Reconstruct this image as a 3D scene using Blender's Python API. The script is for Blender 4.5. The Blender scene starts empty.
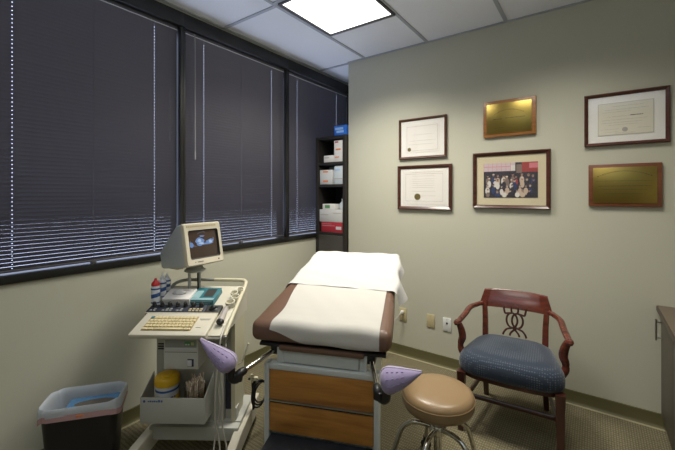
import bpy, bmesh, math, random
from mathutils import Vector, Matrix
random.seed(7)
S = bpy.context.scene
COL = S.collection
PI = math.pi
R = math.radians
H = 2.62                       # ceiling height

# ------------------------------------------------------------------ materials
def mat(name, col, rough=0.5, metal=0.0, bump=0.0, bscale=200.0, var=0.0, vscale=5.0, coat=0.0, spec=0.5, emit=None, estr=1.0, sheen=0.0, vcol=None):
    m = bpy.data.materials.new(name); m.use_nodes = True
    nt = m.node_tree; b = nt.nodes['Principled BSDF']
    b.inputs['Base Color'].default_value = (*col, 1)
    b.inputs['Roughness'].default_value = rough
    b.inputs['Metallic'].default_value = metal
    b.inputs['Coat Weight'].default_value = coat
    b.inputs['Specular IOR Level'].default_value = spec
    b.inputs['Sheen Weight'].default_value = sheen
    if emit:
        b.inputs['Emission Color'].default_value = (*emit, 1); b.inputs['Emission Strength'].default_value = estr
    if bump or var:
        tc = nt.nodes.new('ShaderNodeTexCoord')
    if var:
        n = nt.nodes.new('ShaderNodeTexNoise'); n.inputs['Scale'].default_value = vscale; n.inputs['Detail'].default_value = 5
        nt.links.new(tc.outputs['Object'], n.inputs['Vector'])
        mx = nt.nodes.new('ShaderNodeMix'); mx.data_type = 'RGBA'
        c2 = vcol if vcol else tuple(max(0, c*(1-var)) for c in col)
        mx.inputs[6].default_value = (*col, 1); mx.inputs[7].default_value = (*c2, 1)
        nt.links.new(n.outputs['Fac'], mx.inputs[0]); nt.links.new(mx.outputs[2], b.inputs['Base Color'])
    if bump:
        n2 = nt.nodes.new('ShaderNodeTexNoise'); n2.inputs['Scale'].default_value = bscale; n2.inputs['Detail'].default_value = 3
        nt.links.new(tc.outputs['Object'], n2.inputs['Vector'])
        bp = nt.nodes.new('ShaderNodeBump'); bp.inputs['Strength'].default_value = bump; bp.inputs['Distance'].default_value = 0.002
        nt.links.new(n2.outputs['Fac'], bp.inputs['Height']); nt.links.new(bp.outputs['Normal'], b.inputs['Normal'])
    return m

def wood(name, c1, c2, axis=0, scale=14.0, rough=0.35, coat=0.0, stretch=0.12, spec=0.5):
    m = bpy.data.materials.new(name); m.use_nodes = True
    nt = m.node_tree; b = nt.nodes['Principled BSDF']
    tc = nt.nodes.new('ShaderNodeTexCoord'); mp = nt.nodes.new('ShaderNodeMapping')
    sc = [1, 1, 1]; sc[axis] = stretch; mp.inputs['Scale'].default_value = sc
    nt.links.new(tc.outputs['Object'], mp.inputs['Vector'])
    n = nt.nodes.new('ShaderNodeTexNoise'); n.inputs['Scale'].default_value = scale; n.inputs['Detail'].default_value = 6; n.inputs['Distortion'].default_value = 1.6
    nt.links.new(mp.outputs['Vector'], n.inputs['Vector'])
    n2 = nt.nodes.new('ShaderNodeTexNoise'); n2.inputs['Scale'].default_value = scale*7; n2.inputs['Detail'].default_value = 4
    nt.links.new(mp.outputs['Vector'], n2.inputs['Vector'])
    ad = nt.nodes.new('ShaderNodeMath'); ad.operation = 'MULTIPLY_ADD'; ad.inputs[1].default_value = 0.35
    nt.links.new(n2.outputs['Fac'], ad.inputs[0]); nt.links.new(n.outputs['Fac'], ad.inputs[2])
    cr = nt.nodes.new('ShaderNodeValToRGB')
    cr.color_ramp.elements[0].position = 0.45; cr.color_ramp.elements[0].color = (*c2, 1)
    cr.color_ramp.elements[1].position = 0.85; cr.color_ramp.elements[1].color = (*c1, 1)
    nt.links.new(ad.outputs[0], cr.inputs[0]); nt.links.new(cr.outputs[0], b.inputs['Base Color'])
    b.inputs['Roughness'].default_value = rough; b.inputs['Coat Weight'].default_value = coat; b.inputs['Coat Roughness'].default_value = 0.15
    b.inputs['Specular IOR Level'].default_value = spec
    return m

def glassmat(name, tint=(1, 1, 1), gl=0.06):
    m = bpy.data.materials.new(name); m.use_nodes = True
    nt = m.node_tree; nt.nodes.remove(nt.nodes['Principled BSDF'])
    out = nt.nodes['Material Output']
    t = nt.nodes.new('ShaderNodeBsdfTransparent'); t.inputs[0].default_value = (*tint, 1)
    g = nt.nodes.new('ShaderNodeBsdfGlossy'); g.inputs['Roughness'].default_value = 0.03
    mx = nt.nodes.new('ShaderNodeMixShader'); mx.inputs[0].default_value = gl
    nt.links.new(t.outputs[0], mx.inputs[1]); nt.links.new(g.outputs[0], mx.inputs[2]); nt.links.new(mx.outputs[0], out.inputs[0])
    return m

def carpet_mat():
    m = bpy.data.materials.new('loop_carpet'); m.use_nodes = True
    nt = m.node_tree; b = nt.nodes['Principled BSDF']; b.inputs['Roughness'].default_value = 0.95; b.inputs['Specular IOR Level'].default_value = 0.1
    tc = nt.nodes.new('ShaderNodeTexCoord')
    def wave(direction, scale, dist):
        w = nt.nodes.new('ShaderNodeTexWave'); w.bands_direction = direction; w.inputs['Scale'].default_value = scale
        w.inputs['Distortion'].default_value = dist; w.inputs['Detail'].default_value = 2; w.inputs['Detail Scale'].default_value = 3
        nt.links.new(tc.outputs['Object'], w.inputs['Vector']); return w
    wx = wave('X', 26.0, 1.6); wy = wave('Y', 15.0, 2.5)
    mu = nt.nodes.new('ShaderNodeMath'); mu.operation = 'MULTIPLY'
    nt.links.new(wx.outputs['Fac'], mu.inputs[0]); nt.links.new(wy.outputs['Fac'], mu.inputs[1])
    n = nt.nodes.new('ShaderNodeTexNoise'); n.inputs['Scale'].default_value = 120; n.inputs['Detail'].default_value = 4
    nt.links.new(tc.outputs['Object'], n.inputs['Vector'])
    ad = nt.nodes.new('ShaderNodeMath'); ad.operation = 'MULTIPLY_ADD'; ad.inputs[1].default_value = 0.7
    nt.links.new(n.outputs['Fac'], ad.inputs[0]); nt.links.new(mu.outputs[0], ad.inputs[2])
    cr = nt.nodes.new('ShaderNodeValToRGB')
    cr.color_ramp.elements[0].position = 0.25; cr.color_ramp.elements[0].color = (0.115, 0.100, 0.060, 1)
    cr.color_ramp.elements[1].position = 0.95; cr.color_ramp.elements[1].color = (0.245, 0.215, 0.140, 1)
    nt.links.new(ad.outputs[0], cr.inputs[0]); nt.links.new(cr.outputs[0], b.inputs['Base Color'])
    bp = nt.nodes.new('ShaderNodeBump'); bp.inputs['Strength'].default_value = 0.6; bp.inputs['Distance'].default_value = 0.004
    nt.links.new(ad.outputs[0], bp.inputs['Height']); nt.links.new(bp.outputs['Normal'], b.inputs['Normal'])
    return m

def dotted_mat():
    m = bpy.data.materials.new('blue_dotted_upholstery'); m.use_nodes = True
    nt = m.node_tree; b = nt.nodes['Principled BSDF']; b.inputs['Roughness'].default_value = 0.75; b.inputs['Sheen Weight'].default_value = 0.25
    b.inputs['Specular IOR Level'].default_value = 0.3
    tc = nt.nodes.new('ShaderNodeTexCoord')
    v = nt.nodes.new('ShaderNodeTexVoronoi'); v.inputs['Scale'].default_value = 85; v.inputs['Randomness'].default_value = 0.15
    nt.links.new(tc.outputs['Object'], v.inputs['Vector'])
    cr = nt.nodes.new('ShaderNodeValToRGB')
    cr.color_ramp.elements[0].position = 0.26; cr.color_ramp.elements[0].color = (0.085, 0.10, 0.13, 1)
    cr.color_ramp.elements[1].position = 0.36; cr.color_ramp.elements[1].color = (0.020, 0.032, 0.056, 1)
    nt.links.new(v.outputs['Distance'], cr.inputs[0]); nt.links.new(cr.outputs[0], b.inputs['Base Color'])
    return m

def tile_mat():
    m = mat('ceiling_tile', (0.88, 0.90, 0.94), 0.9, var=0.10, vscale=260, bump=0.4, bscale=350, spec=0.2)
    return m

M = {}
M['wall'] = mat('sage_paint', (0.54, 0.53, 0.432), 0.55, bump=0.12, bscale=140, spec=0.35)
M['carpet'] = carpet_mat()
M['tile'] = tile_mat()
M['grid'] = mat('ceiling_grid_metal', (0.40, 0.42, 0.46), 0.5)
M['base'] = mat('olive_vinyl_base', (0.115, 0.105, 0.046), 0.45)
M['lip'] = mat('toe_highlight', (0.36, 0.32, 0.19), 0.9)
M['bronze'] = mat('dark_bronze_metal', (0.010, 0.010, 0.010), 0.4)
M['slat'] = mat('dark_grey_slat', (0.135, 0.128, 0.150), 0.42, spec=0.4)
M['headrail'] = mat('headrail_metal', (0.12, 0.115, 0.13), 0.35, metal=0.2)
M['rail_edge'] = mat('bright_rail_edge', (0.62, 0.62, 0.62), 0.35)
M['cordm'] = mat('grey_cord', (0.13, 0.13, 0.15), 0.8)
M['wand'] = mat('clear_grey_plastic', (0.32, 0.32, 0.33), 0.25)
M['glass'] = glassmat('window_glass', (0.93, 0.95, 1.0), 0.05)
M['pane'] = glassmat('picture_glass', (1, 1, 1), 0.035)
M['espresso'] = mat('espresso_laminate', (0.022, 0.019, 0.017), 0.45)
M['espresso2'] = mat('espresso_laminate_front', (0.060, 0.055, 0.050), 0.45)
M['shelfback'] = mat('dark_back_panel', (0.016, 0.017, 0.024), 0.5)
M['white'] = mat('white_card', (0.72, 0.70, 0.68), 0.7)
M['offwhite'] = mat('offwhite_card', (0.60, 0.60, 0.60), 0.7)
M['palegrey'] = mat('pale_grey_card', (0.56, 0.62, 0.66), 0.7)
M['red'] = mat('red_card', (0.42, 0.028, 0.05), 0.55)
M['orange'] = mat('orange_print', (0.75, 0.22, 0.06), 0.6)
M['bluecard'] = mat('blue_card', (0.02, 0.15, 0.62), 0.5)
M['bluelight'] = mat('light_blue_print', (0.30, 0.50, 0.85), 0.5)
M['green'] = mat('green_print', (0.12, 0.30, 0.13), 0.6)
M['frame'] = wood('mahogany_frame', (0.105, 0.034, 0.022), (0.045, 0.014, 0.010), 0, 20, 0.28, 0.3)
M['frame2'] = wood('walnut_frame', (0.13, 0.055, 0.030), (0.06, 0.025, 0.016), 0, 20, 0.3, 0.25)
M['plaque'] = wood('oak_plaque', (0.40, 0.175, 0.050), (0.24, 0.095, 0.028), 0, 18, 0.35, 0.2)
M['plaque2'] = wood('walnut_plaque', (0.22, 0.075, 0.030), (0.12, 0.038, 0.016), 0, 18, 0.35, 0.2)
M['brass'] = mat('brushed_brass', (0.42, 0.31, 0.085), 0.30, metal=1.0)
M['brassink'] = mat('engraved_lettering', (0.09, 0.065, 0.02), 0.6)
M['mat_white'] = mat('white_mat_board', (0.86, 0.84, 0.80), 0.8)
M['mat_cream'] = mat('cream_mat_board', (0.66, 0.58, 0.40), 0.8)
M['doc'] = mat('certificate_paper', (0.84, 0.80, 0.76), 0.8)
M['doc2'] = mat('cream_certificate_paper', (0.74, 0.70, 0.58), 0.8)
M['ink'] = mat('faded_ink', (0.42, 0.39, 0.36), 0.8)
M['ink2'] = mat('dark_ink', (0.12, 0.11, 0.10), 0.8)
M['gold'] = mat('gold_seal', (0.24, 0.19, 0.07), 0.4, metal=0.4)
M['almond'] = mat('almond_plastic', (0.55, 0.47, 0.28), 0.4)
M['whiteplastic'] = mat('white_plastic', (0.72, 0.72, 0.71), 0.35)
M['black'] = mat('black_plastic', (0.012, 0.012, 0.013), 0.4)
M['rubber'] = mat('black_rubber', (0.014, 0.013, 0.013), 0.7)
M['chrome'] = mat('chrome', (0.62, 0.60, 0.55), 0.14, metal=1.0)
M['steel'] = mat('satin_steel', (0.45, 0.45, 0.43), 0.3, metal=1.0)
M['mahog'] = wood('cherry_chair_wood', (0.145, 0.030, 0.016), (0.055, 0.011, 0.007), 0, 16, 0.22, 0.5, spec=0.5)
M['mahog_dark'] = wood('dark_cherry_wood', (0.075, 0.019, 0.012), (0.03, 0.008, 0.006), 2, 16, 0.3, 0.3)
M['bluefab'] = dotted_mat()
M['tanvinyl'] = mat('tan_vinyl', (0.27, 0.178, 0.092), 0.33, bump=0.15, bscale=220)
M['brownvinyl'] = mat('brown_vinyl', (0.145, 0.080, 0.053), 0.38, bump=0.2, bscale=180, var=0.12, vscale=9)
M['paper'] = mat('exam_paper', (0.51, 0.492, 0.455), 0.85, bump=0.25, bscale=26, spec=0.2)
M['sheet'] = mat('white_sheet', (0.53, 0.522, 0.51), 0.9, bump=0.6, bscale=22, spec=0.15)
M['enamel'] = mat('pale_grey_enamel', (0.55, 0.58, 0.57), 0.35)
M['drawerwood'] = wood('oak_drawer_laminate', (0.52, 0.235, 0.048), (0.29, 0.115, 0.023), 0, 13, 0.4, 0.0, 0.10)
M['stepmat'] = mat('dark_step_tread', (0.022, 0.025, 0.034), 0.6, bump=0.2, bscale=120)
M['lilac'] = mat('lilac_quilted_cloth', (0.33, 0.27, 0.45), 0.9, var=0.25, vscale=28, sheen=0.3, bump=0.5, bscale=45)
M['lilac2'] = mat('pale_lilac_piping', (0.58, 0.52, 0.66), 0.8)
M['violetink'] = mat('violet_print', (0.23, 0.18, 0.35), 0.8)
M['cartgrey'] = mat('warm_grey_cart_plastic', (0.47, 0.47, 0.43), 0.5)
M['cartcream'] = mat('cream_cart_plastic', (0.60, 0.56, 0.41), 0.45)
M['cartlight'] = mat('ivory_cart_plastic', (0.62, 0.58, 0.48), 0.45)
M['module'] = mat('module_grey_plastic', (0.54, 0.53, 0.49), 0.45)
M['paneldark'] = mat('slate_control_panel', (0.032, 0.038, 0.055), 0.5)
M['paneltrack'] = mat('charcoal_trackball_panel', (0.050, 0.050, 0.050), 0.4)
M['navy'] = mat('navy_recess_panel', (0.020, 0.022, 0.045), 0.5)
M['key'] = mat('cream_keycap', (0.66, 0.56, 0.33), 0.5)
M['keygap'] = mat('keyboard_well', (0.36, 0.28, 0.13), 0.6)
M['greykey'] = mat('grey_keycap', (0.30, 0.31, 0.30), 0.5)
M['tealkey'] = mat('teal_keycap', (0.05, 0.18, 0.22), 0.5)
M['monside'] = mat('cool_grey_monitor_shell', (0.50, 0.54, 0.57), 0.5)
M['moncream'] = mat('cream_monitor_bezel', (0.62, 0.57, 0.45), 0.45)
M['screen'] = mat('crt_screen', (0.030, 0.020, 0.015), 0.12, emit=(0.055, 0.038, 0.028), estr=0.6)  # brown base and glow paint in the reflection on the tube
M['scanblue'] = mat('scan_image_blue', (0.05, 0.08, 0.15), 0.3, emit=(0.12, 0.21, 0.42), estr=0.8)
M['scanwhite'] = mat('scan_image_white', (0.1, 0.12, 0.15), 0.3, emit=(0.45, 0.58, 0.80), estr=0.7)
M['scandim'] = mat('scan_image_dim', (0.04, 0.03, 0.03), 0.3, emit=(0.07, 0.075, 0.10), estr=0.8)
M['tubegrey'] = mat('grey_tube', (0.34, 0.35, 0.33), 0.35)
M['teal'] = mat('teal_card', (0.035, 0.17, 0.21), 0.5)
M['tealpale'] = mat('pale_teal_print', (0.28, 0.45, 0.48), 0.5)
M['bottle'] = mat('white_bottle', (0.66, 0.69, 0.74), 0.35)
M['redcap'] = mat('red_cap', (0.55, 0.025, 0.03), 0.4)
M['bluelabel'] = mat('blue_label', (0.03, 0.09, 0.28), 0.5)
M['yellow'] = mat('yellow_plastic', (0.70, 0.42, 0.015), 0.4)
M['labelwhite'] = mat('label_white', (0.60, 0.60, 0.62), 0.5)
M['swab'] = mat('cotton_swab', (0.62, 0.52, 0.42), 0.9)
M['jar'] = glassmat('clear_jar', (0.86, 0.84, 0.80), 0.10)
M['jarcontent'] = mat('packed_swab_sticks', (0.34, 0.22, 0.15), 0.8)
M['cablewhite'] = mat('white_cable', (0.50, 0.48, 0.43), 0.5)
M['holder'] = mat('ivory_probe_holder', (0.66, 0.63, 0.52), 0.5)
M['probe'] = mat('grey_probe', (0.42, 0.38, 0.36), 0.4)
M['bag'] = None
M['tissueblue'] = mat('blue_tissue_box', (0.035, 0.17, 0.42), 0.6, var=0.6, vscale=60, vcol=(0.16, 0.36, 0.60))
M['oval'] = mat('brown_grey_card', (0.13, 0.11, 0.09), 0.8)
M['counter'] = mat('brown_laminate_counter', (0.15, 0.112, 0.08), 0.45, var=0.25, vscale=60)
M['counteredge'] = mat('dark_laminate_edge', (0.075, 0.058, 0.042), 0.45)
M['cabinet'] = mat('dark_taupe_cabinet', (0.085, 0.072, 0.054), 0.5)
M['diffuser'] = mat('light_diffuser', (0.9, 0.9, 0.9), 0.4, emit=(1.0, 0.98, 0.93), estr=2.2)
M['fixture'] = mat('fixture_frame', (0.06, 0.06, 0.065), 0.5)

def bag_mat():
    m = bpy.data.materials.new('translucent_liner'); m.use_nodes = True
    nt = m.node_tree; b = nt.nodes['Principled BSDF']; out = nt.nodes['Material Output']
    b.inputs['Base Color'].default_value = (0.78, 0.83, 0.90, 1); b.inputs['Roughness'].default_value = 0.3
    t = nt.nodes.new('ShaderNodeBsdfTransparent'); tr = nt.nodes.new('ShaderNodeBsdfTranslucent'); tr.inputs[0].default_value = (0.75, 0.8, 0.88, 1)
    m1 = nt.nodes.new('ShaderNodeMixShader'); m1.inputs[0].default_value = 0.35
    m2 = nt.nodes.new('ShaderNodeMixShader'); m2.inputs[0].default_value = 0.10
    nt.links.new(b.outputs[0], m1.inputs[1]); nt.links.new(tr.outputs[0], m1.inputs[2])
    nt.links.new(m1.outputs[0], m2.inputs[1]); nt.links.new(t.outputs[0], m2.inputs[2]); nt.links.new(m2.outputs[0], out.inputs[0])
    return m
M['bag'] = bag_mat()
M['pinkband'] = mat('pink_drawstring_band', (0.50, 0.30, 0.31), 0.5)

# ------------------------------------------------------------------ mesh builder
class MB:
    def __init__(s): s.bm = bmesh.new()
    def _add(s, tmp, mtx=None, mi=0):
        for f in tmp.faces: f.material_index = mi
        if mtx is not None: bmesh.ops.transform(tmp, matrix=mtx, verts=tmp.verts)
        me = bpy.data.meshes.new('t'); tmp.to_mesh(me); tmp.free(); s.bm.from_mesh(me); bpy.data.meshes.remove(me)
        return s
    def box(s, c, d, bev=0.0, rot=(0, 0, 0), mi=0, seg=2):
        t = bmesh.new(); bmesh.ops.create_cube(t, size=1.0)
        bmesh.ops.scale(t, vec=d, verts=t.verts)
        if bev: bmesh.ops.bevel(t, geom=list(t.edges), offset=bev, segments=seg, affect='EDGES', profile=0.5)
        m = Matrix.Translation(c) @ (Matrix.Rotation(rot[2], 4, 'Z') @ Matrix.Rotation(rot[1], 4, 'Y') @ Matrix.Rotation(rot[0], 4, 'X'))
        return s._add(t, m, mi)
    def b2(s, x0, x1, y0, y1, z0, z1, bev=0.0, mi=0, seg=2):
        return s.box(((x0+x1)/2, (y0+y1)/2, (z0+z1)/2), (abs(x1-x0), abs(y1-y0), abs(z1-z0)), bev, mi=mi, seg=seg)
    def lathe(s, prof, n=32, mtx=None, mi=0, sx=1.0, sy=1.0):
        t = bmesh.new(); rings = []
        for r, z in prof:
            if r < 1e-5: rings.append([t.verts.new((0, 0, z))])
            else: rings.append([t.verts.new((r*math.cos(2*PI*k/n)*sx, r*math.sin(2*PI*k/n)*sy, z)) for k in range(n)])
        for a, b in zip(rings, rings[1:]):
            for k in range(n):
                if len(a) == 1 and len(b) == 1: continue
                if len(a) == 1: t.faces.new((a[0], b[k], b[(k+1) % n]))
                elif len(b) == 1: t.faces.new((a[k], a[(k+1) % n], b[0]))
                else: t.faces.new((a[k], a[(k+1) % n], b[(k+1) % n], b[k]))
        if len(rings[0]) > 1: t.faces.new(rings[0])
        if len(rings[-1]) > 1: t.faces.new(rings[-1])
        bmesh.ops.recalc_face_normals(t, faces=t.faces)
        return s._add(t, mtx, mi)
    def tube(s, pts, r, n=10, smooth=True, mi=0, closed=False, flat=1.0):
        pts = [Vector(p) for p in pts]
        if smooth and len(pts) > 2: pts = spline(pts, closed)
        rs = r if callable(r) else (lambda q: r)
        t = bmesh.new(); rings = []; N = len(pts); up = None
        for i, p in enumerate(pts):
            a = pts[(i-1) % N] if (closed or i > 0) else p; b = pts[(i+1) % N] if (closed or i < N-1) else p
            d = (b-a).normalized()
            if up is None:
                up = Vector((0, 0, 1)) if abs(d.z) < 0.9 else Vector((1, 0, 0))
            x = d.cross(up).normalized(); up = x.cross(d).normalized()
            q = rs(i/max(1, N-1))
            rings.append([t.verts.new(p + x*(q*math.cos(2*PI*k/n)) + up*(q*flat*math.sin(2*PI*k/n))) for k in range(n)])
        pairs = list(zip(rings, rings[1:])) + ([(rings[-1], rings[0])] if closed else [])
        for a, b in pairs:
            for k in range(n): t.faces.new((a[k], a[(k+1) % n], b[(k+1) % n], b[k]))
        if not closed: t.faces.new(rings[0]); t.faces.new(rings[-1])
        bmesh.ops.recalc_face_normals(t, faces=t.faces)
        return s._add(t, None, mi)
    def prism(s, poly, h, mtx=None, mi=0, bev=0.0):       # poly in xy, extruded in z by h
        t = bmesh.new(); f = t.faces.new([t.verts.new((x, y, 0)) for x, y in poly])
        e = bmesh.ops.extrude_face_region(t, geom=[f])
        bmesh.ops.translate(t, vec=(0, 0, h), verts=[v for v in e['geom'] if isinstance(v, bmesh.types.BMVert)])
        bmesh.ops.recalc_face_normals(t, faces=t.faces)
        if bev: bmesh.ops.bevel(t, geom=list(t.edges), offset=bev, segments=2, affect='EDGES', profile=0.5)
        return s._add(t, mtx, mi)
    def loft(s, secs, cap=True, mi=0, closed=True):
        t = bmesh.new(); rings = [[t.verts.new(p) for p in sec] for sec in secs]; n = len(rings[0])
        for a, b in zip(rings, rings[1:]):
            for k in range(n if closed else n-1): t.faces.new((a[k], a[(k+1) % n], b[(k+1) % n], b[k]))
        if cap and closed: t.faces.new(rings[0]); t.faces.new(rings[-1])
        bmesh.ops.recalc_face_normals(t, faces=t.faces)
        return s._add(t, None, mi)
    def warp(s, fn):
        for v in s.bm.verts: v.co = Vector(fn(*v.co))
        return s
    def build(s, name, m, parent=None, loc=None, rot=None, smooth=True, ang=38, label=None):
        me = bpy.data.meshes.new(name); s.bm.to_mesh(me); s.bm.free()
        for x in (m if isinstance(m, (list, tuple)) else [m]): me.materials.append(x)
        if smooth:
            for p in me.polygons: p.use_smooth = True
            me.set_sharp_from_angle(angle=R(ang))
        o = bpy.data.objects.new(name, me); COL.objects.link(o)
        if parent: o.parent = parent
        if loc: o.location = loc
        if rot: o.rotation_euler = rot
        if label: o['label'] = label
        return o

def spline(P, closed=False, k=8):
    out = []; N = len(P)
    for i in range(N if closed else N-1):
        p0 = P[(i-1) % N] if (closed or i > 0) else P[i]; p1 = P[i]; p2 = P[(i+1) % N]; p3 = P[(i+2) % N] if (closed or i < N-2) else p2
        for j in range(k):
            t = j/k
            out.append(0.5*((2*p1)+(p2-p0)*t+(2*p0-5*p1+4*p2-p3)*t*t+(3*p1-p0-3*p2+p3)*t**3))
    if not closed: out.append(P[-1])
    return out

def rrect(w, d, r, n=6):
    pts = []
    for cx, cy, a0 in ((w/2-r, d/2-r, 0), (-w/2+r, d/2-r, 90), (-w/2+r, -d/2+r, 180), (w/2-r, -d/2+r, 270)):
        for k in range(n+1):
            a = R(a0+90*k/n); pts.append((cx+r*math.cos(a), cy+r*math.sin(a)))
    return pts

def thing(name, label, cat, loc=(0, 0, 0), rz=0.0, group=None):
    o = bpy.data.objects.new(name, None); COL.objects.link(o); o.empty_display_size = 0.1
    o.location = loc; o.rotation_euler = (0, 0, rz); tag(o, label, cat, group); return o
def tag(o, label, cat, group=None):
    o['label'] = label; o['category'] = cat
    if group: o['group'] = group
    return o
def struct(name, mb, m, parent=None, **k):
    o = mb.build(name, m, parent, **k)
    if not parent: o['kind'] = 'structure'
    return o
RX90 = Matrix.Rotation(PI/2, 4, 'X')

# ------------------------------------------------------------------ the room
XR, YF, YB = 3.22, -4.1, 0.95
WIN = [(-2.485, -1.475), (-1.435, -0.455), (-0.415, 0.56)]         # clear openings between the mullions
Z0, Z1 = 0.985, 2.505
struct('floor', MB().b2(-0.2, XR+0.1, YF-0.1, YB+0.1, -0.06, 0), M['carpet'])
struct('ceiling', MB().b2(-0.2, XR+0.1, YF-0.1, YB+0.1, H, H+0.06), M['tile'])
g = MB(); zt = H-0.003
for x in (0.56, 1.155, 1.75, 2.345, 2.94): g.b2(x-0.012, x+0.012, YF, 0.0 if x > 0.4 else YB, zt-0.003, H+0.001)
for x0, x1, ys in ((0.0, 0.56, (0.015, -1.13, -2.33, -3.53)), (0.56, 1.155, (-0.565, -1.16, -2.35, -3.55)), (1.155, 1.75, (-1.16, -2.35, -3.55)), (1.75, 2.345, (-0.565, -1.75, -2.94)), (2.345, 2.94, (-1.16, -2.35)), (2.94, XR, (-1.16, -2.35))):
    for y in ys: g.b2(x0, x1, y-0.012, y+0.012, zt-0.004, H+0.0005)
g.b2(0.0, 0.022, YF, YB, zt-0.004, H)
g.b2(0.376, XR, -0.018, 0.0, zt-0.004, H)
struct('trim_1', g, M['grid'])
# window wall
w = MB()
w.b2(-0.15, 0, YF, YB, 0, 0.945); w.b2(-0.15, 0, YF, YB, 2.598, H)
w.b2(-0.15, 0, YF, WIN[0][0]-0.04, 0.945, 2.598); w.b2(-0.15, 0, WIN[2][1]+0.04, YB, 0.945, 2.598)
struct('wall_left', w, M['wall'])
struct('wall_back', MB().b2(0.376, XR+0.1, 0, 0.12, 0, H), M['wall'])
rw = MB(); rw.b2(0.376, 0.49, 0.12, YB, 0, H); rw.b2(-0.15, 0.49, YB, YB+0.1, 0, H)
struct('wall_recess', rw, M['wall'])
struct('wall_right', MB().b2(XR, XR+0.1, YF, 0, 0, H), M['wall'])
struct('wall_front', MB().b2(-0.15, XR+0.1, YF-0.1, YF, 0, H), M['wall'])
# vinyl base with a swept toe
def skirting(name, p0, p1, nrm):
    t = 0.006; prof = [(0, 0.085), (t, 0.083), (t, 0.02), (t+0.004, 0.008), (t+0.012, 0.0015), (t+0.013, 0), (0, 0)]
    secs = [[(p[0]+nrm[0]*a, p[1]+nrm[1]*a, z) for a, z in prof] for p in (p0, p1)]
    o = struct(name, MB().loft(secs), M['base'])
    e = [(t+0.013, 0.0), (t+0.013, 0.004), (t+0.022, 0.004), (t+0.024, 0.0)]
    secs = [[(p[0]+nrm[0]*a, p[1]+nrm[1]*a, z) for a, z in e] for p in (p0, p1)]
    MB().loft(secs).build('toe_highlight', M['lip'], o)  # pale strip paints in the highlight along the cove toe
skirting('baseboard_back', (0.376, 0), (2.6, 0), (0, -1))
skirting('baseboard_left', (0, YF), (0, YB), (1, 0))
skirting('baseboard_front', (0, YF), (XR, YF), (0, 1))

# windows: dark bronze frames with one pane each
for i, (a, b) in enumerate(WIN):
    f = MB()
    m0 = a-0.04 if i == 0 else a-0.02; m1 = b+0.04 if i == 2 else b+0.02
    f.b2(-0.12, 0.014, m0, m1, 0.945, Z0, 0.002)
    f.b2(-0.12, 0.014, m0, m1, Z1, 2.598, 0.002)
    f.b2(-0.12, 0.004, m0, a, Z0, Z1, 0.002); f.b2(-0.12, 0.004, b, m1, Z0, Z1, 0.002)
    o = struct('window_%d' % (i+1), f, M['bronze'])
    MB().b2(-0.095, -0.089, a, b, Z0, Z1).build('window_pane', M['glass'], o)

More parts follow.
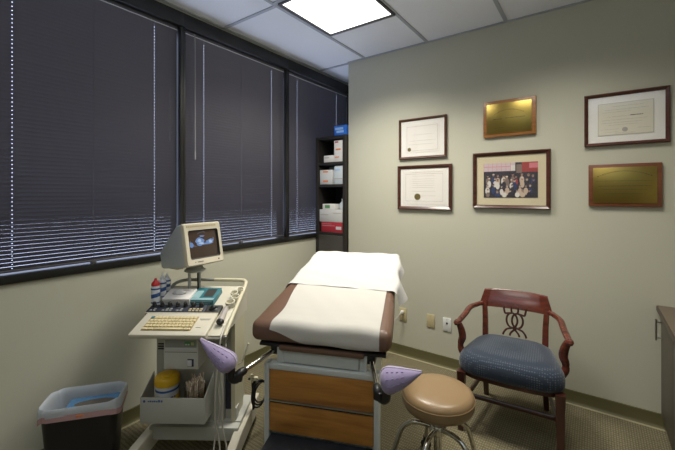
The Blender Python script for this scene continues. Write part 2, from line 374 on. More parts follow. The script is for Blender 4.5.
# mini blinds: every slat has punched cord holes, slats pivot inner edge up
BL = [('dark grey mini blind on the left and widest visible window, nearest the camera', [0.155, 0.5, 0.848]),
      ('dark grey mini blind on the middle window, behind the monitor, with a pale tilt wand', [0.16, 0.5, 0.85]),
      ('dark grey mini blind on the far window beside the tall dark bookcase', [0.14, 0.46, 0.80])]
PITCH = 0.0202; SW = 0.025; TILT = R(57.2)
def make_blind(i):
    a, b = WIN[i]; a += 0.006; b -= 0.006
    lab, fr = BL[i]
    t = thing('window_blind', lab, 'blind', (-0.030, (a+b)/2, Z0), 0, 'mini blinds across the windows')
    L = b-a; y0 = -L/2
    holes = [y0+fr[0]*L, y0+fr[2]*L]
    bm = bmesh.new()
    top = Z1-0.030-Z0; n = int((top-0.026)/PITCH)+1
    cs = [0.0, 0.25, 0.42, 0.58, 0.75, 1.0]      # across the slat; the middle strip 0.36..0.64 is punched
    ys = [y0]
    for h in holes: ys += [h-0.0026, h+0.0026]
    ys.append(-y0)
    for k in range(n):
        z = 0.026+k*PITCH
        jit = random.uniform(-0.018, 0.018)
        rows = []
        for q in cs:
            u = (q-0.5)*SW; bow = 0.0016*(1-(2*q-1)**2)
            an = TILT+jit
            x = -u*math.cos(an)+bow*math.sin(an); zz = -u*math.sin(an)*1.0
            # q=0 is the inner (room side) upper edge
            rows.append([bm.verts.new((x, y, z - u*math.sin(an) + bow*math.cos(an))) for y in ys])
        for r in range(len(cs)-1):
            for c in range(len(ys)-1):
                if r == 2 and c in (1, 3): continue
                bm.faces.new((rows[r][c], rows[r][c+1], rows[r+1][c+1], rows[r+1][c]))
    mb = MB(); mb.bm.free(); mb.bm = bm
    mb.build('slats', M['slat'], t, ang=60)
    hr = MB().b2(-0.013, 0.013, y0, -y0, top, top+0.028, 0.002).build('headrail', M['headrail'], t)
    MB().b2(0.0132, 0.0145, y0+0.004, -y0-0.004, top+0.001, top+0.0065).build('bright_lip', M['rail_edge'], hr)
    MB().b2(-0.012, 0.012, y0, -y0, 0.009, 0.020, 0.003).build('bottom_rail', M['headrail'], t)
    for f in fr:
        y = y0+f*L
        MB().tube([(0.0135, y, 0.012), (0.0135, y, top)], 0.0011, 6, False).build('ladder_cord', M['cordm'], t)
    MB().b2(-0.006, 0.020, -0.012, 0.012, -0.001, 0.016, 0.002).build('hold_down_clip', M['headrail'], t)
    if i == 1:
        wd = MB(); y = y0+0.065
        wd.tube([(0.03, y, top+0.012), (0.032, y, top-0.05), (0.032, y, top-0.80)], 0.0042, 8, False); wd.lathe([(0.0065, 0), (0.0065, 0.05), (0.004, 0.06)], 10, Matrix.Translation((0.032, y, top-0.86)))
        wd.tube([(0.012, y, top+0.016), (0.03, y, top+0.012)], 0.003, 6, False)
        wd.build('tilt_wand', M['wand'], t)
    else:
        wd = MB(); y = -y0-0.062 if i == 0 else -y0-0.11
        wd.tube([(0.018, y, top+0.01), (0.02, y, top-0.05), (0.02, y, top-(0.72 if i == 0 else 0.55))], 0.0016, 6, False)
        wd.lathe([(0.004, 0), (0.006, 0.004), (0.003, 0.03)], 8, Matrix.Translation((0.02, y, top-(0.75 if i == 0 else 0.58))))
        wd.build('lift_cord', M['cordm'], t)
for i in range(3): make_blind(i)

# ceiling light
def troffer(label, x0, x1, y0, y1):
    t = thing('ceiling_light', label, 'ceiling light', ((x0+x1)/2, (y0+y1)/2, H-0.004))
    w_, d_ = x1-x0, y1-y0; f = MB(); e = 0.018
    f.b2(-w_/2, w_/2, -d_/2, -d_/2+e, -0.012, 0.004, 0.002); f.b2(-w_/2, w_/2, d_/2-e, d_/2, -0.012, 0.004, 0.002)
    f.b2(-w_/2, -w_/2+e, -d_/2+e, d_/2-e, -0.012, 0.004, 0.002); f.b2(w_/2-e, w_/2, -d_/2+e, d_/2-e, -0.012, 0.004, 0.002)
    f.build('frame', M['fixture'], t)
    MB().b2(-w_/2+e, w_/2-e, -d_/2+e, d_/2-e, -0.004, 0.003).build('diffuser', M['diffuser'], t)
    return t
troffer('square bright white ceiling light panel set in the tile grid', 0.592, 1.153, -1.150, -0.577)

# ------------------------------------------------------------------ wall pictures (back wall faces -Y)
def frame_mb(w, h, fw, th):
    mb = MB(); prof = [(0, 0), (0, th*0.7), (fw*0.25, th), (fw*0.6, th*0.8), (fw, th*0.45), (fw, 0)]
    secs = []
    for sx, sz in ((-1, -1), (1, -1), (1, 1), (-1, 1), (-1, -1)):
        secs.append([(sx*(w/2-a), -d, sz*(h/2-a)) for a, d in prof])
    return mb.loft(secs, cap=False)
def lines(mb, rows, y, t=0.0022):
    for x0, x1, z in rows:
        x = x0
        while x < x1-0.004:
            l = random.uniform(0.008, 0.026); l = min(l, x1-x)
            mb.b2(x, x+l, y-0.0004, y, z-t/2, z+t/2); x += l+random.uniform(0.002, 0.005)
def border(mb, x0, x1, z0, z1, y, t=0.0018):
    mb.b2(x0, x1, y-0.0004, y, z0, z0+t); mb.b2(x0, x1, y-0.0004, y, z1-t, z1); mb.b2(x0, x0+t, y-0.0004, y, z0, z1); mb.b2(x1-t, x1, y-0.0004, y, z0, z1)
def hung(x0, x1, z0, z1, name, label, cat, group, fm, fw, th, tilt=0.0):
    t = thing(name, label, cat, ((x0+x1)/2, -0.004, (z0+z1)/2), 0, group); w_, h_ = x1-x0, z1-z0
    t.rotation_euler = (-R(tilt), 0, 0)
    frame_mb(w_, h_, fw, th).build('frame', fm, t, ang=20)
    return t, w_-2*fw, h_-2*fw
def panel(t, name, m, w_, h_, y, cx=0, cz=0):
    return MB().b2(cx-w_/2, cx+w_/2, y, y+0.002, cz-h_/2, cz+h_/2).build(name, m, t, smooth=False)

G = 'framed pieces on the sage wall'
t, w_, h_ = hung(0.905, 1.318, 1.668, 2.006, 'framed_certificate', 'wood framed white certificate with a small seal, top left on the wall', 'certificate', G, M['frame2'], 0.020, 0.020)
panel(t, 'mat_board', M['mat_white'], w_+0.01, h_+0.01, -0.005)
d = panel(t, 'document', M['doc'], w_*0.80, h_*0.78, -0.0072)
b = MB(); border(b, -w_*.36, w_*.36, -h_*.34, h_*.34, -0.0073); lines(b, [(-0.10, 0.12, -0.02), (-0.12, 0.10, -0.05), (-0.08, 0.09, 0.03)], -0.0073, 0.0016); b.build('lettering', M['ink'], d)
MB().lathe([(0.016, 0), (0.016, 0.001)], 18, Matrix.Translation((-w_*.30, -0.0072, -h_*.30)) @ RX90).build('seal', M['gold'], d)
panel(t, 'glass_pane', M['pane'], w_+0.004, h_+0.004, -0.0115)

t, w_, h_ = hung(0.894, 1.360, 1.245, 1.613, 'framed_certificate', 'dark wood framed certificate with a round gold seal, lower left of the wall group', 'certificate', G, M['frame'], 0.027, 0.022)
panel(t, 'mat_board', M['mat_white'], w_+0.01, h_+0.01, -0.005)
d = panel(t, 'document', M['doc'], w_*0.90, h_*0.90, -0.0072)
b = MB(); border(b, -w_*.39, w_*.39, -h_*.36, h_*.36, -0.0073)
lines(b, [(-0.10, 0.16, h_*.40), (-0.10, 0.10, h_*.30)] + [(-0.10, 0.09, h_*(.22-.055*k)) for k in range(5)] + [(-0.11, 0.10, -h_*.1), (-0.02, 0.1, -h_*.22)], -0.0073, 0.0017); b.build('lettering', M['ink'], d)
MB().lathe([(0.0, 0), (0.027, 0), (0.027, 0.0012), (0.0, 0.0016)], 24, Matrix.Translation((-0.055, -0.0072, -h_*.245)) @ RX90).build('seal', M['gold'], d)
panel(t, 'glass_pane', M['pane'], w_+0.004, h_+0.004, -0.0125)

t, w_, h_ = hung(2.214, 2.624, 1.675, 2.003, 'framed_certificate', 'mahogany framed cream diploma in a wide white mat, far right above a brass plaque', 'certificate', G, M['frame'], 0.021, 0.022)
panel(t, 'mat_board', M['mat_white'], w_+0.01, h_+0.01, -0.005)
d = panel(t, 'document', M['doc2'], w_*0.73, h_*0.70, -0.0072)
b = MB(); border(b, -w_*.363, w_*.363, -h_*.346, h_*.346, -0.0073, 0.002)
lines(b, [(-0.06, 0.09, h_*.27), (-0.10, 0.11, h_*.2), (-0.11, 0.03, h_*.15), (-0.09, 0.02, h_*.05), (-0.115, 0.11, -h_*.02), (-0.115, 0.08, -h_*.08), (-0.08, 0.06, -h_*.13), (-0.12, -0.03, -h_*.22), (0.06, 0.12, -h_*.22), (-0.1, -0.03, -h_*.28), (-0.05, 0.05, -h_*.31)], -0.0073, 0.0015)
b.build('lettering', M['ink'], d)
b = MB(); lines(b, [(0.025, 0.085, h_*.055)], -0.0073, 0.005); b.build('name_line', M['ink2'], d)
MB().lathe([(0.014, 0), (0.014, 0.0006)], 20, Matrix.Translation((0.0, -0.0072, -h_*.24)) @ RX90).build('seal', M['ink'], d)
panel(t, 'glass_pane', M['pane'], w_+0.004, h_+0.004, -0.0125)

# framed group photograph: an anonymous crowd under a bright shop-front
t, w_, h_ = hung(1.520, 2.028, 1.268, 1.680, 'framed_photograph', 'large mahogany framed colour photograph of a crowd in a cream mat', 'framed photograph', G, M['frame'], 0.027, 0.026)
panel(t, 'mat_board', M['mat_cream'], w_+0.01, h_+0.01, -0.006)
pc = [(0.035, 0.03, 0.045), (0.62, 0.50, 0.53), (0.70, 0.66, 0.62), (0.35, 0.05, 0.05), (0.38, 0.22, 0.14), (0.03, 0.05, 0.14), (0.55, 0.42, 0.33), (0.22, 0.16, 0.14), (0.65, 0.20, 0.24), (0.55, 0.35, 0.08)]
pm = [mat('photo_tone', c, 0.5) for c in pc]
pw, ph = w_*0.78, h_*0.70; b = MB()
b.b2(-pw/2, pw/2, -0.0085, -0.007, -ph/2, ph/2, mi=0)
y = -0.0087
b.b2(-pw/2, pw*.10, y, y+.001, ph*.26, ph/2, mi=1); 
for k in range(7): b.b2(-pw/2+k*pw*.085, -pw/2+k*pw*.085+0.002, y-.0002, y+.001, ph*.26, ph/2, mi=8)
b.b2(-pw*.5, pw*.08, y-.0002, y+.001, ph*.385, ph*.40, mi=8)
b.b2(pw*.02, pw*.10, y-.0003, y+.001, ph*.27, ph*.42, mi=2)
b.b2(pw*.22, pw*.5, y, y+.001, ph*.22, ph/2, mi=3); b.b2(pw*.35, pw*.5, y-.0001, y+.001, ph*.33, ph*.47, mi=8); b.b2(pw*.12, pw*.22, y, y+.001, ph*.2, ph*.44, mi=7)
rp = random.Random(3)
def blob(cx, cz, rx, rz, mi, yy):
    t_ = bmesh.new(); t_.faces.new([t_.verts.new((cx+rx*math.cos(2*PI*k/12), yy, cz+rz*math.sin(2*PI*k/12))) for k in range(12)])
    bmesh.ops.recalc_face_normals(t_, faces=t_.faces); b._add(t_, None, mi)
n = 0
for row, (zz, cnt) in enumerate(((0.12, 10), (0.0, 9), (-0.15, 8), (-0.30, 7))):
    for k in range(cnt):
        cx = (-0.45+0.9*(k+rp.uniform(.2, .8))/cnt)*pw; cz = (zz+rp.uniform(-.04, .04))*ph; n += 1
        yy = -0.0090-0.00003*n
        r = rp.uniform(.8, 1.2)
        mi = rp.choice([2, 2, 6, 5, 0, 5, 3, 7]) if cx < pw*.2 else rp.choice([5, 5, 0, 6])
        lo = max(cz-.15*ph, -ph*.42)
        blob(cx, lo, .042*pw*r, min(.11*ph*r, ph*.5+lo-0.001), mi, yy); blob(cx, cz, .020*pw*r, .036*ph*r, rp.choice([4, 6, 4]), yy-.00001)
        blob(cx, cz+.022*ph, .021*pw*r, .018*ph*r, rp.choice([0, 7, 0, 2]), yy-.00002)
b.build('print', pm, t, smooth=False)
panel(t, 'glass_pane', M['pane'], w_+0.004, h_+0.004, -0.0145)

def plaque(x0, x1, z0, z1, label, wm, rows, mg, off=0.0):
    t = thing('wall_plaque', label, 'plaque', ((x0+x1)/2, 0, (z0+z1)/2), 0, 'brass plaques on the sage wall'); w_, h_ = x1-x0, z1-z0
    MB().b2(-w_/2, w_/2, -0.022, -0.001, -h_/2, h_/2, 0.005).build('backing_board', wm, t)
    p = MB().b2(-w_/2+mg+off, w_/2-mg+off, -0.0245, -0.0215, -h_/2+mg*.9, h_/2-mg*.9, 0.0008).build('brass_plate', M['brass'], t)
    for r in rows:
        l = MB()
        if r[0] == 'arc':
            n_ = 22
            for k in range(n_):
                q = k/(n_-1)*2-1
                l.box((q*r[1]*w_, -0.0246, (r[2]-r[3]*q*q)*h_), (r[1]*w_*1.1/n_, 0.0008, random.uniform(.003, .007)), rot=(0, 0.25*q, 0))
        else: lines(l, [(r[0]*w_, r[1]*w_, r[2]*h_)], -0.0246, r[3])
        l.build('engraved_line', M['brassink'], p)
plaque(1.595, 1.942, 1.790, 2.054, 'oak plaque with a brass plate, hung above the framed crowd photograph', M['plaque'], [('arc', .27, .22, .10), (-.30, -.12, -.02, .004), (-.06, .30, -.01, .004), (-.28, -.10, -.26, .002)], 0.026, -0.002)
plaque(2.236, 2.590, 1.297, 1.560, 'dark walnut plaque with a wide brass plate, hung below the right-hand diploma', M['plaque2'], [('arc', .36, .33, .12), (-.38, .38, .10, .002), (-.36, .36, -.02, .0025), (-.3, .3, -.1, .0015), (-.25, .25, -.2, .0015)], 0.024, 0.0)

# outlets
def plate(x0, x1, z0, z1, label, m, kind):
    t = thing('wall_plate', label, 'outlet', ((x0+x1)/2, 0, (z0+z1)/2), 0, 'wall plates low on the sage wall')
    w_, h_ = x1-x0, z1-z0
    MB().b2(-w_/2, w_/2, -0.007, -0.0005, -h_/2, h_/2, 0.003).build('cover_plate', m, t)
    if kind == 'duplex':
        for zz in (0.022, -0.022): MB().lathe([(0, 0), (0.016, 0), (0.016, 0.002), (0, 0.002)], 16, Matrix.Translation((0, -0.007, zz)) @ RX90, sy=0.85).build('socket', m, t)
    elif kind == 'data':
        MB().b2(-0.007, 0.007, -0.009, -0.006, 0.004, 0.018, 0.001).build('jack', M['black'], t)
    for zz in {'data': (0.042, -0.042), 'duplex': (0.0,), 'blank': (0.035, -0.035)}[kind]:
        MB().lathe([(0.003, 0), (0.003, 0.001)], 10, Matrix.Translation((0, -0.007, zz)) @ RX90).build('screw', M['steel'], t)
plate(0.905, 0.972, 0.293, 0.403, 'almond duplex outlet with a white cord plugged in, next to the exam table', M['almond'], 'duplex')
plate(1.150, 1.217, 0.290, 0.396, 'blank almond wall plate between the outlet and the white jack plate', M['almond'], 'blank')
plate(1.284, 1.352, 0.287, 0.393, 'white wall plate with a small dark jack, left of the armchair', M['whiteplastic'], 'data')
pcord = thing('power_cord', 'white power cord drooping from the almond outlet behind the exam table', 'cord', (0.938, -0.0092, 0.372))
MB().b2(-0.013, 0.013, -0.030, 0.0, -0.012, 0.012, 0.005).build('plug', M['whiteplastic'], pcord)
MB().tube([(0, -0.026, -0.002), (-0.006, -0.05, -0.012), (-0.05, -0.09, -0.09), (-0.085, -0.13, -0.19), (-0.11, -0.20, -0.29), (-0.13, -0.30, -0.362), (-0.16, -0.42, -0.367)], 0.0045, 8).build('cable', M['cablewhite'], pcord)

# ------------------------------------------------------------------ bookcase in the window recess and its boxes
BX0, BX1, BY0, BY1, BH = 0.006, 0.366, -0.035, 0.265, 1.938
bc = thing('bookcase', 'tall narrow espresso bookcase in the window corner, stocked with supply boxes', 'bookcase', ((BX0+BX1)/2, (BY0+BY1)/2, 0))
bw, bd = BX1-BX0, BY1-BY0; p = 0.022
for s_ in (-1, 1): MB().b2(s_*bw/2, s_*(bw/2-0.034), -bd/2, bd/2, 0, BH, 0.0015).build('side_panel', M['espresso'], bc)
MB().b2(-bw/2+0.034, bw/2-0.034, bd/2-0.008, bd/2, 0.03, BH-0.01).build('back_panel', M['shelfback'], bc)
SHZ = [BH-0.028, 1.659, 1.444, 0.978, 0.62, 0.30, 0.03]
iw = bw/2-0.034
for k, z in enumerate(SHZ):
    MB().b2(-iw, iw, -bd/2+0.002, bd/2-0.008, z, z+0.026, 0.0015).build('top_panel' if k == 0 else 'shelf', M['espresso'], bc)
MB().b2(-iw, iw, -bd/2+0.0015, -bd/2+0.016, 0.03+0.028, 0.976, 0.002).build('lower_door', M['espresso2'], bc)
bcx, bcy = bc.location.x, bc.location.y
def carton(label, x0, x1, y0, dep, z0, h, m, prints=(), cat='box', name='supply_box', group='supply boxes on the bookcase', rz=0.0, lid=None):
    t = thing(name, label, cat, ((x0+x1)/2, y0+dep/2, z0), rz, group); w_ = x1-x0
    c = MB(); c.b2(-w_/2, w_/2, -dep/2, dep/2, 0, h, 0.002); c.build('carton', m, t)
    e = MB(); e.b2(-w_/2+.002, w_/2-.002, -0.0006, 0.0006, h-0.0003, h+0.0006); e.build('flap_seam', M['ink'], t)
    for (a, b_, c_, d_, mm) in prints:
        MB().b2(-w_/2+a*w_, -w_/2+b_*w_, -dep/2-0.0008, -dep/2+0.001, c_*h, d_*h).build('label', mm, t, smooth=False)
    return t
L_, R_ = BX0+0.036, BX1-0.036
s1, s2, s3 = 1.659+0.0262, 1.444+0.0262, 0.978+0.0262
carton('white flat box lying on the bookcase top shelf at the foot of an upright one', L_+0.050, L_+0.172, BY0+0.02, 0.20, s1, 0.068, M['white'], [(.05, .55, .62, .74, M['ink'])])
carton('tall white upright box with orange print on the bookcase top shelf', L_+0.176, L_+0.272, BY0+0.02, 0.16, s1, 0.205, M['white'], [(.2, .8, .55, .62, M['orange']), (.1, .6, .2, .25, M['orange']), (.1, .5, .9, .96, M['red'])])
carton('grey white box with orange labels, left on the middle shelf of the bookcase', L_+0.004, L_+0.158, BY0+0.016, 0.13, s2, 0.142, M['offwhite'], [(.25, .65, .82, .92, M['orange']), (.25, .65, .16, .28, M['orange'])])
carton('pale box showing above and behind the orange labelled box', L_+0.020, L_+0.150, BY0+0.150, 0.07, s2, 0.182, M['palegrey'], [(.5, .8, .82, .92, M['orange'])])
carton('pale blue grey box at the right end of the middle shelf', L_+0.180, L_+0.276, BY0+0.016, 0.16, s2, 0.176, M['palegrey'], [(.1, .7, .75, .82, M['bluelight']), (0, 1, .28, .32, M['ink'])])
carton('red box at the bottom of the pile on the lower bookcase shelf', L_+0.026, L_+0.280, BY0+0.010, 0.20, s3, 0.098, M['red'], [(.70, .95, .30, .60, M['labelwhite']), (.02, .65, .62, .67, M['pinkband']), (.02, .5, .80, .84, M['pinkband'])])
carton('wide white box resting on the red box in the bookcase', L_+0.004, L_+0.278, BY0+0.010, 0.18, s3+0.0995, 0.120, M['offwhite'], [(.04, .4, .55, .60, M['ink']), (.6, .95, .7, .75, M['ink'])])
carton('small white box with green label on top of the wide white box', L_+0.026, L_+0.176, BY0+0.030, 0.12, s3+0.2215, 0.052, M['white'], [(.2, .6, .2, .8, M['green'])])
bag = MB(); prof = [(0.0, 0), (0.040, 0.002), (0.043, 0.02), (0.038, 0.045), (0.022, 0.065), (0.012, 0.085), (0.018, 0.098)]
bag.lathe(prof, 20, sy=0.8); bag.warp(lambda x, y, z: (x*(1+.15*math.sin(z*90+math.atan2(y, x)*3)), y, z+.006*math.sin(math.atan2(y, x)*4)*(z > 0.03)))
tag(bag.build('plastic_bag', M['palegrey'], loc=(R_-0.054, BY0+0.09, s3+0.2220)), 'crumpled pale plastic bag beside the green labelled box', 'bag')
carton('bright blue box standing alone on top of the bookcase', 0.224, 0.365, BY0+0.012, 0.11, BH+0.0005, 0.092, M['bluecard'], [(.08, .75, .55, .80, M['bluelight']), (.2, .8, .25, .48, M['bluelight'])])

# ------------------------------------------------------------------ exam table
TR_ = R(22.15)
ex = thing('exam_table', 'padded brown examination table on a pale grey base with wooden drawers', 'examination table', (1.254, -1.545, 0), TR_)
hw = 0.271; ZB = 0.578
bz = MB()
bz.b2(-hw, -hw+0.024, 0, 0.055, 0.0, ZB, 0.003); bz.b2(hw-0.024, hw, 0, 0.055, 0, ZB, 0.003)
for s_ in (-1, 1): bz.b2(s_*0.205, s_*0.19, 0.05, 0.66, 0, ZB, 0.002)
bz.b2(-hw+0.024, hw-0.024, 0, 0.055, ZB-0.026, ZB, 0.003); bz.b2(-0.205, 0.205, 0.055, 0.66, ZB-0.026, ZB); bz.b2(-0.19, 0.19, 0.645, 0.66, 0.0, ZB-0.026); bz.b2(-0.19, 0.19, 0.05, 0.645, 0.03, 0.05)
bz.b2(-hw+0.024, hw-0.024, 0.035, 0.05, 0.05, ZB-0.026)
bz.build('base_cabinet', M['enamel'], ex)
dw = hw-0.025
d1 = MB().b2(-dw, dw, 0.003, 0.022, 0.412, 0.551, 0.002).build('drawer', M['drawerwood'], ex)
MB().b2(-dw, dw, -0.004, 0.014, 0.405, 0.4115, 0.001).build('pull_rail', M['steel'], d1)
d2 = MB().b2(-dw, dw, 0.003, 0.022, 0.262, 0.394, 0.002).build('drawer', M['drawerwood'], ex)
MB().b2(-dw, dw, 0.006, 0.02, 0.395, 0.4045, 0.001).build('pull_rail', M['black'], d2)
st = MB(); st.b2(-dw+0.004, dw-0.004, -0.26, 0.02, 0.205, 0.245, 0.006)
sto = st.build('pull_out_step', M['stepmat'], ex)
k_ = MB(); k_.b2(-dw+0.004, dw-0.004, -0.015, 0.02, 0.03, 0.204); k_.b2(-dw+0.02, -dw+0.05, -0.24, -0.02, 0.0, 0.204, 0.003); k_.b2(dw-0.05, dw-0.02, -0.24, -0.02, 0.0, 0.204, 0.003)
k_.build('step_frame', M['black'], sto)
SL = 0.205
# upper carriage: tapered box that carries the tilted cushion
def zc(y): return 0.640+SL*y
car = MB()
car.loft([[(s_*0.212, 0.035, ZB+0.0005), (s_*0.212, 0.82, ZB+0.0005), (s_*0.212, 0.82, zc(0.82)), (s_*0.212, 0.035, zc(0.035))] for s_ in (-1, 1)])
car.b2(-0.215, -0.180, 0.020, 0.034, ZB+0.0005, 0.668, 0.003); car.b2(0.180, 0.215, 0.020, 0.034, ZB+0.0005, 0.668, 0.003)
car.build('carriage', M['enamel'], ex)
MB().b2(-0.178, 0.178, 0.016, 0.034, ZB+0.006, 0.640, 0.002).build('carriage_drawer', M['enamel'], ex)
MB().b2(-0.200, 0.205, 0.000, 0.25, 0.641, 0.668, 0.010).build('leg_rest_pad', M['brownvinyl'], ex)
un = MB().b2(-0.300, 0.300, 0.010, 0.92, 0.655, 0.668, 0.002)
un.bm.verts.ensure_lookup_table()
un.warp(lambda x, y, z: (x*(1-.10*y), y, z+SL*max(0, y-0.02))).build('under_board', M['black'], ex)
CL = 0.95; CT = 0.088
cu = MB(); cu.box((-0.010, CL/2, CT/2), (0.668, CL, CT), 0.036, seg=5)
bmesh.ops.subdivide_edges(cu.bm, edges=[e for e in cu.bm.edges if e.calc_length() > 0.2], cuts=14, use_grid_fill=True)
cu.warp(lambda x, y, z: (x*(1-.11*y/CL)*(1+.012*math.sin(y*9)), y-0.002, z+0.669+SL*y+(0.012*math.exp(-(y/0.08)**2) if z > CT*.6 else 0)-(.004*math.cos(x*22)*(z > CT*.6)*math.exp(-((y-.02)/.05)**2))))
from mathutils.bvhtree import BVHTree
CBV = BVHTree.FromBMesh(cu.bm)
cu.build('cushion', M['brownvinyl'], ex, ang=60)
sm = MB()
for s_ in (-1, 1):
    for yy in (0.10, 0.33): sm.tube([(s_*(0.270), yy-0.02, 0.669+CT+SL*(yy-.02)-.0003), (s_*(0.315)*(1-.1*yy), yy, 0.669+CT-.012+SL*yy), (s_*(0.323)*(1-.11*yy), yy+0.005, 0.669+CT*.45+SL*yy)], 0.0016, 6)
sm.build('seam', M['brownvinyl'], ex)
# stirrups
def stirrup(s_):
    a = Vector((s_*0.225, 0.06, 0.632)); b_ = Vector((s_*(0.300 if s_ < 0 else 0.285), -0.165, 0.608))
    o = MB().tube([a, b_], 0.0105, 12, False).build('stirrup_bar', M['chrome'], ex)
    MB().box(a+Vector((0, 0.0, 0)), (0.05, 0.07, 0.04), 0.004, rot=(0, 0, -s_*0.0)).build('bar_socket', M['black'], o)
    dn = (b_-a).normalized(); e = b_+dn*0.01
    j = MB(); up = e+Vector((s_*0.030, -0.015, 0.045))
    j.tube([b_-dn*0.02, e, e+Vector((s_*0.014, 0, -0.022)), e+Vector((s_*0.032, -0.01, -0.012)), up], lambda q: 0.016+0.004*math.sin(q*PI), 12)
    j.box(e+Vector((s_*0.005, 0, -0.012)), (0.036, 0.04, 0.036), 0.008, rot=(0, 0, -s_*.4))
    j.build('knuckle_bracket', M['black'], o)
    if s_ < 0:
        MB().tube([e+Vector((-0.012, 0.01, 0.035)), e+Vector((0.006, 0.012, 0.045)), e+Vector((0.032, 0.02, 0.125))], 0.0038, 8, False).build('release_lever', M['cartcream'], o)
    return up
ups = {s_: stirrup(s_) for s_ in (-1, 1)}
MT = Matrix.Translation((1.254, -1.545, 0)) @ Matrix.Rotation(TR_, 4, 'Z')
def bootie(s_, label):
    base = ups[s_]
    t = thing('stirrup_cover', label, 'stirrup cover', MT @ base, TR_, 'quilted covers on the stirrups')
    # axis runs from the heel (on the bracket) outwards and up to the pointed toe
    heel = Vector((s_*-0.018, 0.0, -0.012 if s_ < 0 else 0.006)); toe = Vector((s_*(0.150 if s_ < 0 else 0.140), -0.010, 0.080 if s_ < 0 else 0.042))
    ax = (toe-heel).normalized(); side = Vector((0, 1, 0)); side = (side-ax*side.dot(ax)).normalized(); nn = ax.cross(side)*s_
    secs = []; N = 18; n = 24
    for i in range(N+1):
        q = i/N
        hm = 0.052 if s_ < 0 else 0.060
        h = hm*(math.sqrt(max(0, 1-(1-q/.22)**2)) if q < .22 else (1-((q-.22)/.78)**1.35*0.93))
        wd = h*0.9+0.004; c = heel+ax*((toe-heel).length*q)+nn*(0.020*q*q)
        h = max(h, .004)
        secs.append([c+side*(wd*math.cos(2*PI*k/n))+nn*(h*0.80*math.sin(2*PI*k/n)) for k in range(n)])
    MB().loft(secs).build('quilted_body', M['lilac'], t, ang=70)
    # piping along the upper ridge, toe to heel, following the body
    pts = [Vector(sec[6]) if (Vector(sec[6]).z > Vector(sec[18]).z) else Vector(sec[18]) for sec in secs]
    MB().tube(pts[1:], 0.0036, 8).build('piping', M['lilac2'], t)
    # stitched dashes on the camera-facing flank
    st_ = MB()
    vd = Vector((0.1, -0.9, 0.42)).normalized()
    def face(q, o_):
        sec = secs[q]; cc_ = sum((Vector(v) for v in sec), Vector())/len(sec)
        k = max(range(n), key=lambda k_: (Vector(sec[k_])-cc_).dot(vd)); return Vector(sec[(k+o_) % n])+vd*0.0006
    for q in (4, 6, 8, 10):
        for o_ in (-3, -1, 1, 3):
            p1 = face(q, o_); p2 = face(q+1, o_); st_.tube([p1, p1.lerp(p2, .9)], 0.0016, 6, False)
    st_.build('printed_stitching', M['violetink'], t)
bootie(-1, 'lilac quilted cover on the left stirrup, in front of the ultrasound cart')
bootie(1, 'lilac quilted cover on the right stirrup, beside the tan stool seat')

# exam paper: follows the cushion's front, nose and slope
def surf(t):          # arc length from the front bottom edge -> (y, z) just above the cushion
    o = 0.0045; zb = 0.669
    if t < 0.05: return (-0.002-o-0.001, zb+t)
    r = 0.040; la = r*PI/2
    if t < 0.05+la:
        a = (t-0.05)/r; return (-0.002-o+(r)*(1-math.cos(a)), zb+0.05+(r+.006)*math.sin(a))
    y = (t-0.05-la)+(r-0.006); return (y, 0.669+CT+SL*y+o+0.012*math.exp(-(y/0.08)**2))
pp = bmesh.new(); NU, NV = 44, 60; grid = []
for i in range(NU+1):
    u = i/NU; col = []
    t0 = max(0.012, 0.066-0.048*min(1, u/0.34)-0.006*max(0, (u-.34)/.66)+0.004*math.sin(u*14))
    for j in range(NV+1):
        v = j/NV; t = t0+(0.62-t0)*v; y, z = surf(t)
        x0 = -0.242+0.012*math.sin(y*12); x1 = 0.272-0.02*max(0, y)
        x = x0+(x1-x0)*u
        fold = max(0, 1-t/0.06)
        nv = Vector((0, -1, 0)).lerp(Vector((0, 0, 1)), min(1, max(0, (t-0.03)/0.09))).normalized()
        hit = CBV.ray_cast(Vector((x, y, z))+nv*0.12, -nv)
        if hit[0] is not None: y, z = hit[0].y+nv.y*0.0035, hit[0].z+nv.z*0.0035
        y -= fold*(0.004+0.004*math.sin(u*9+1)); z += 0.0012*(1+math.sin(u*19+y*13)*math.sin(y*23+u*5))*(1-fold)
        col.append(pp.verts.new((x, y, z)))
    grid.append(col)
for i in range(NU):
    for j in range(NV): pp.faces.new((grid[i][j], grid[i+1][j], grid[i+1][j+1], grid[i][j+1]))
mb = MB(); mb.bm.free(); mb.bm = pp
o = mb.build('exam_paper', M['paper'], loc=(1.254, -1.545, 0), rot=(0, 0, TR_), ang=80)
tag(o, 'cream disposable paper strip spread down the middle of the exam table cushion', 'table paper')
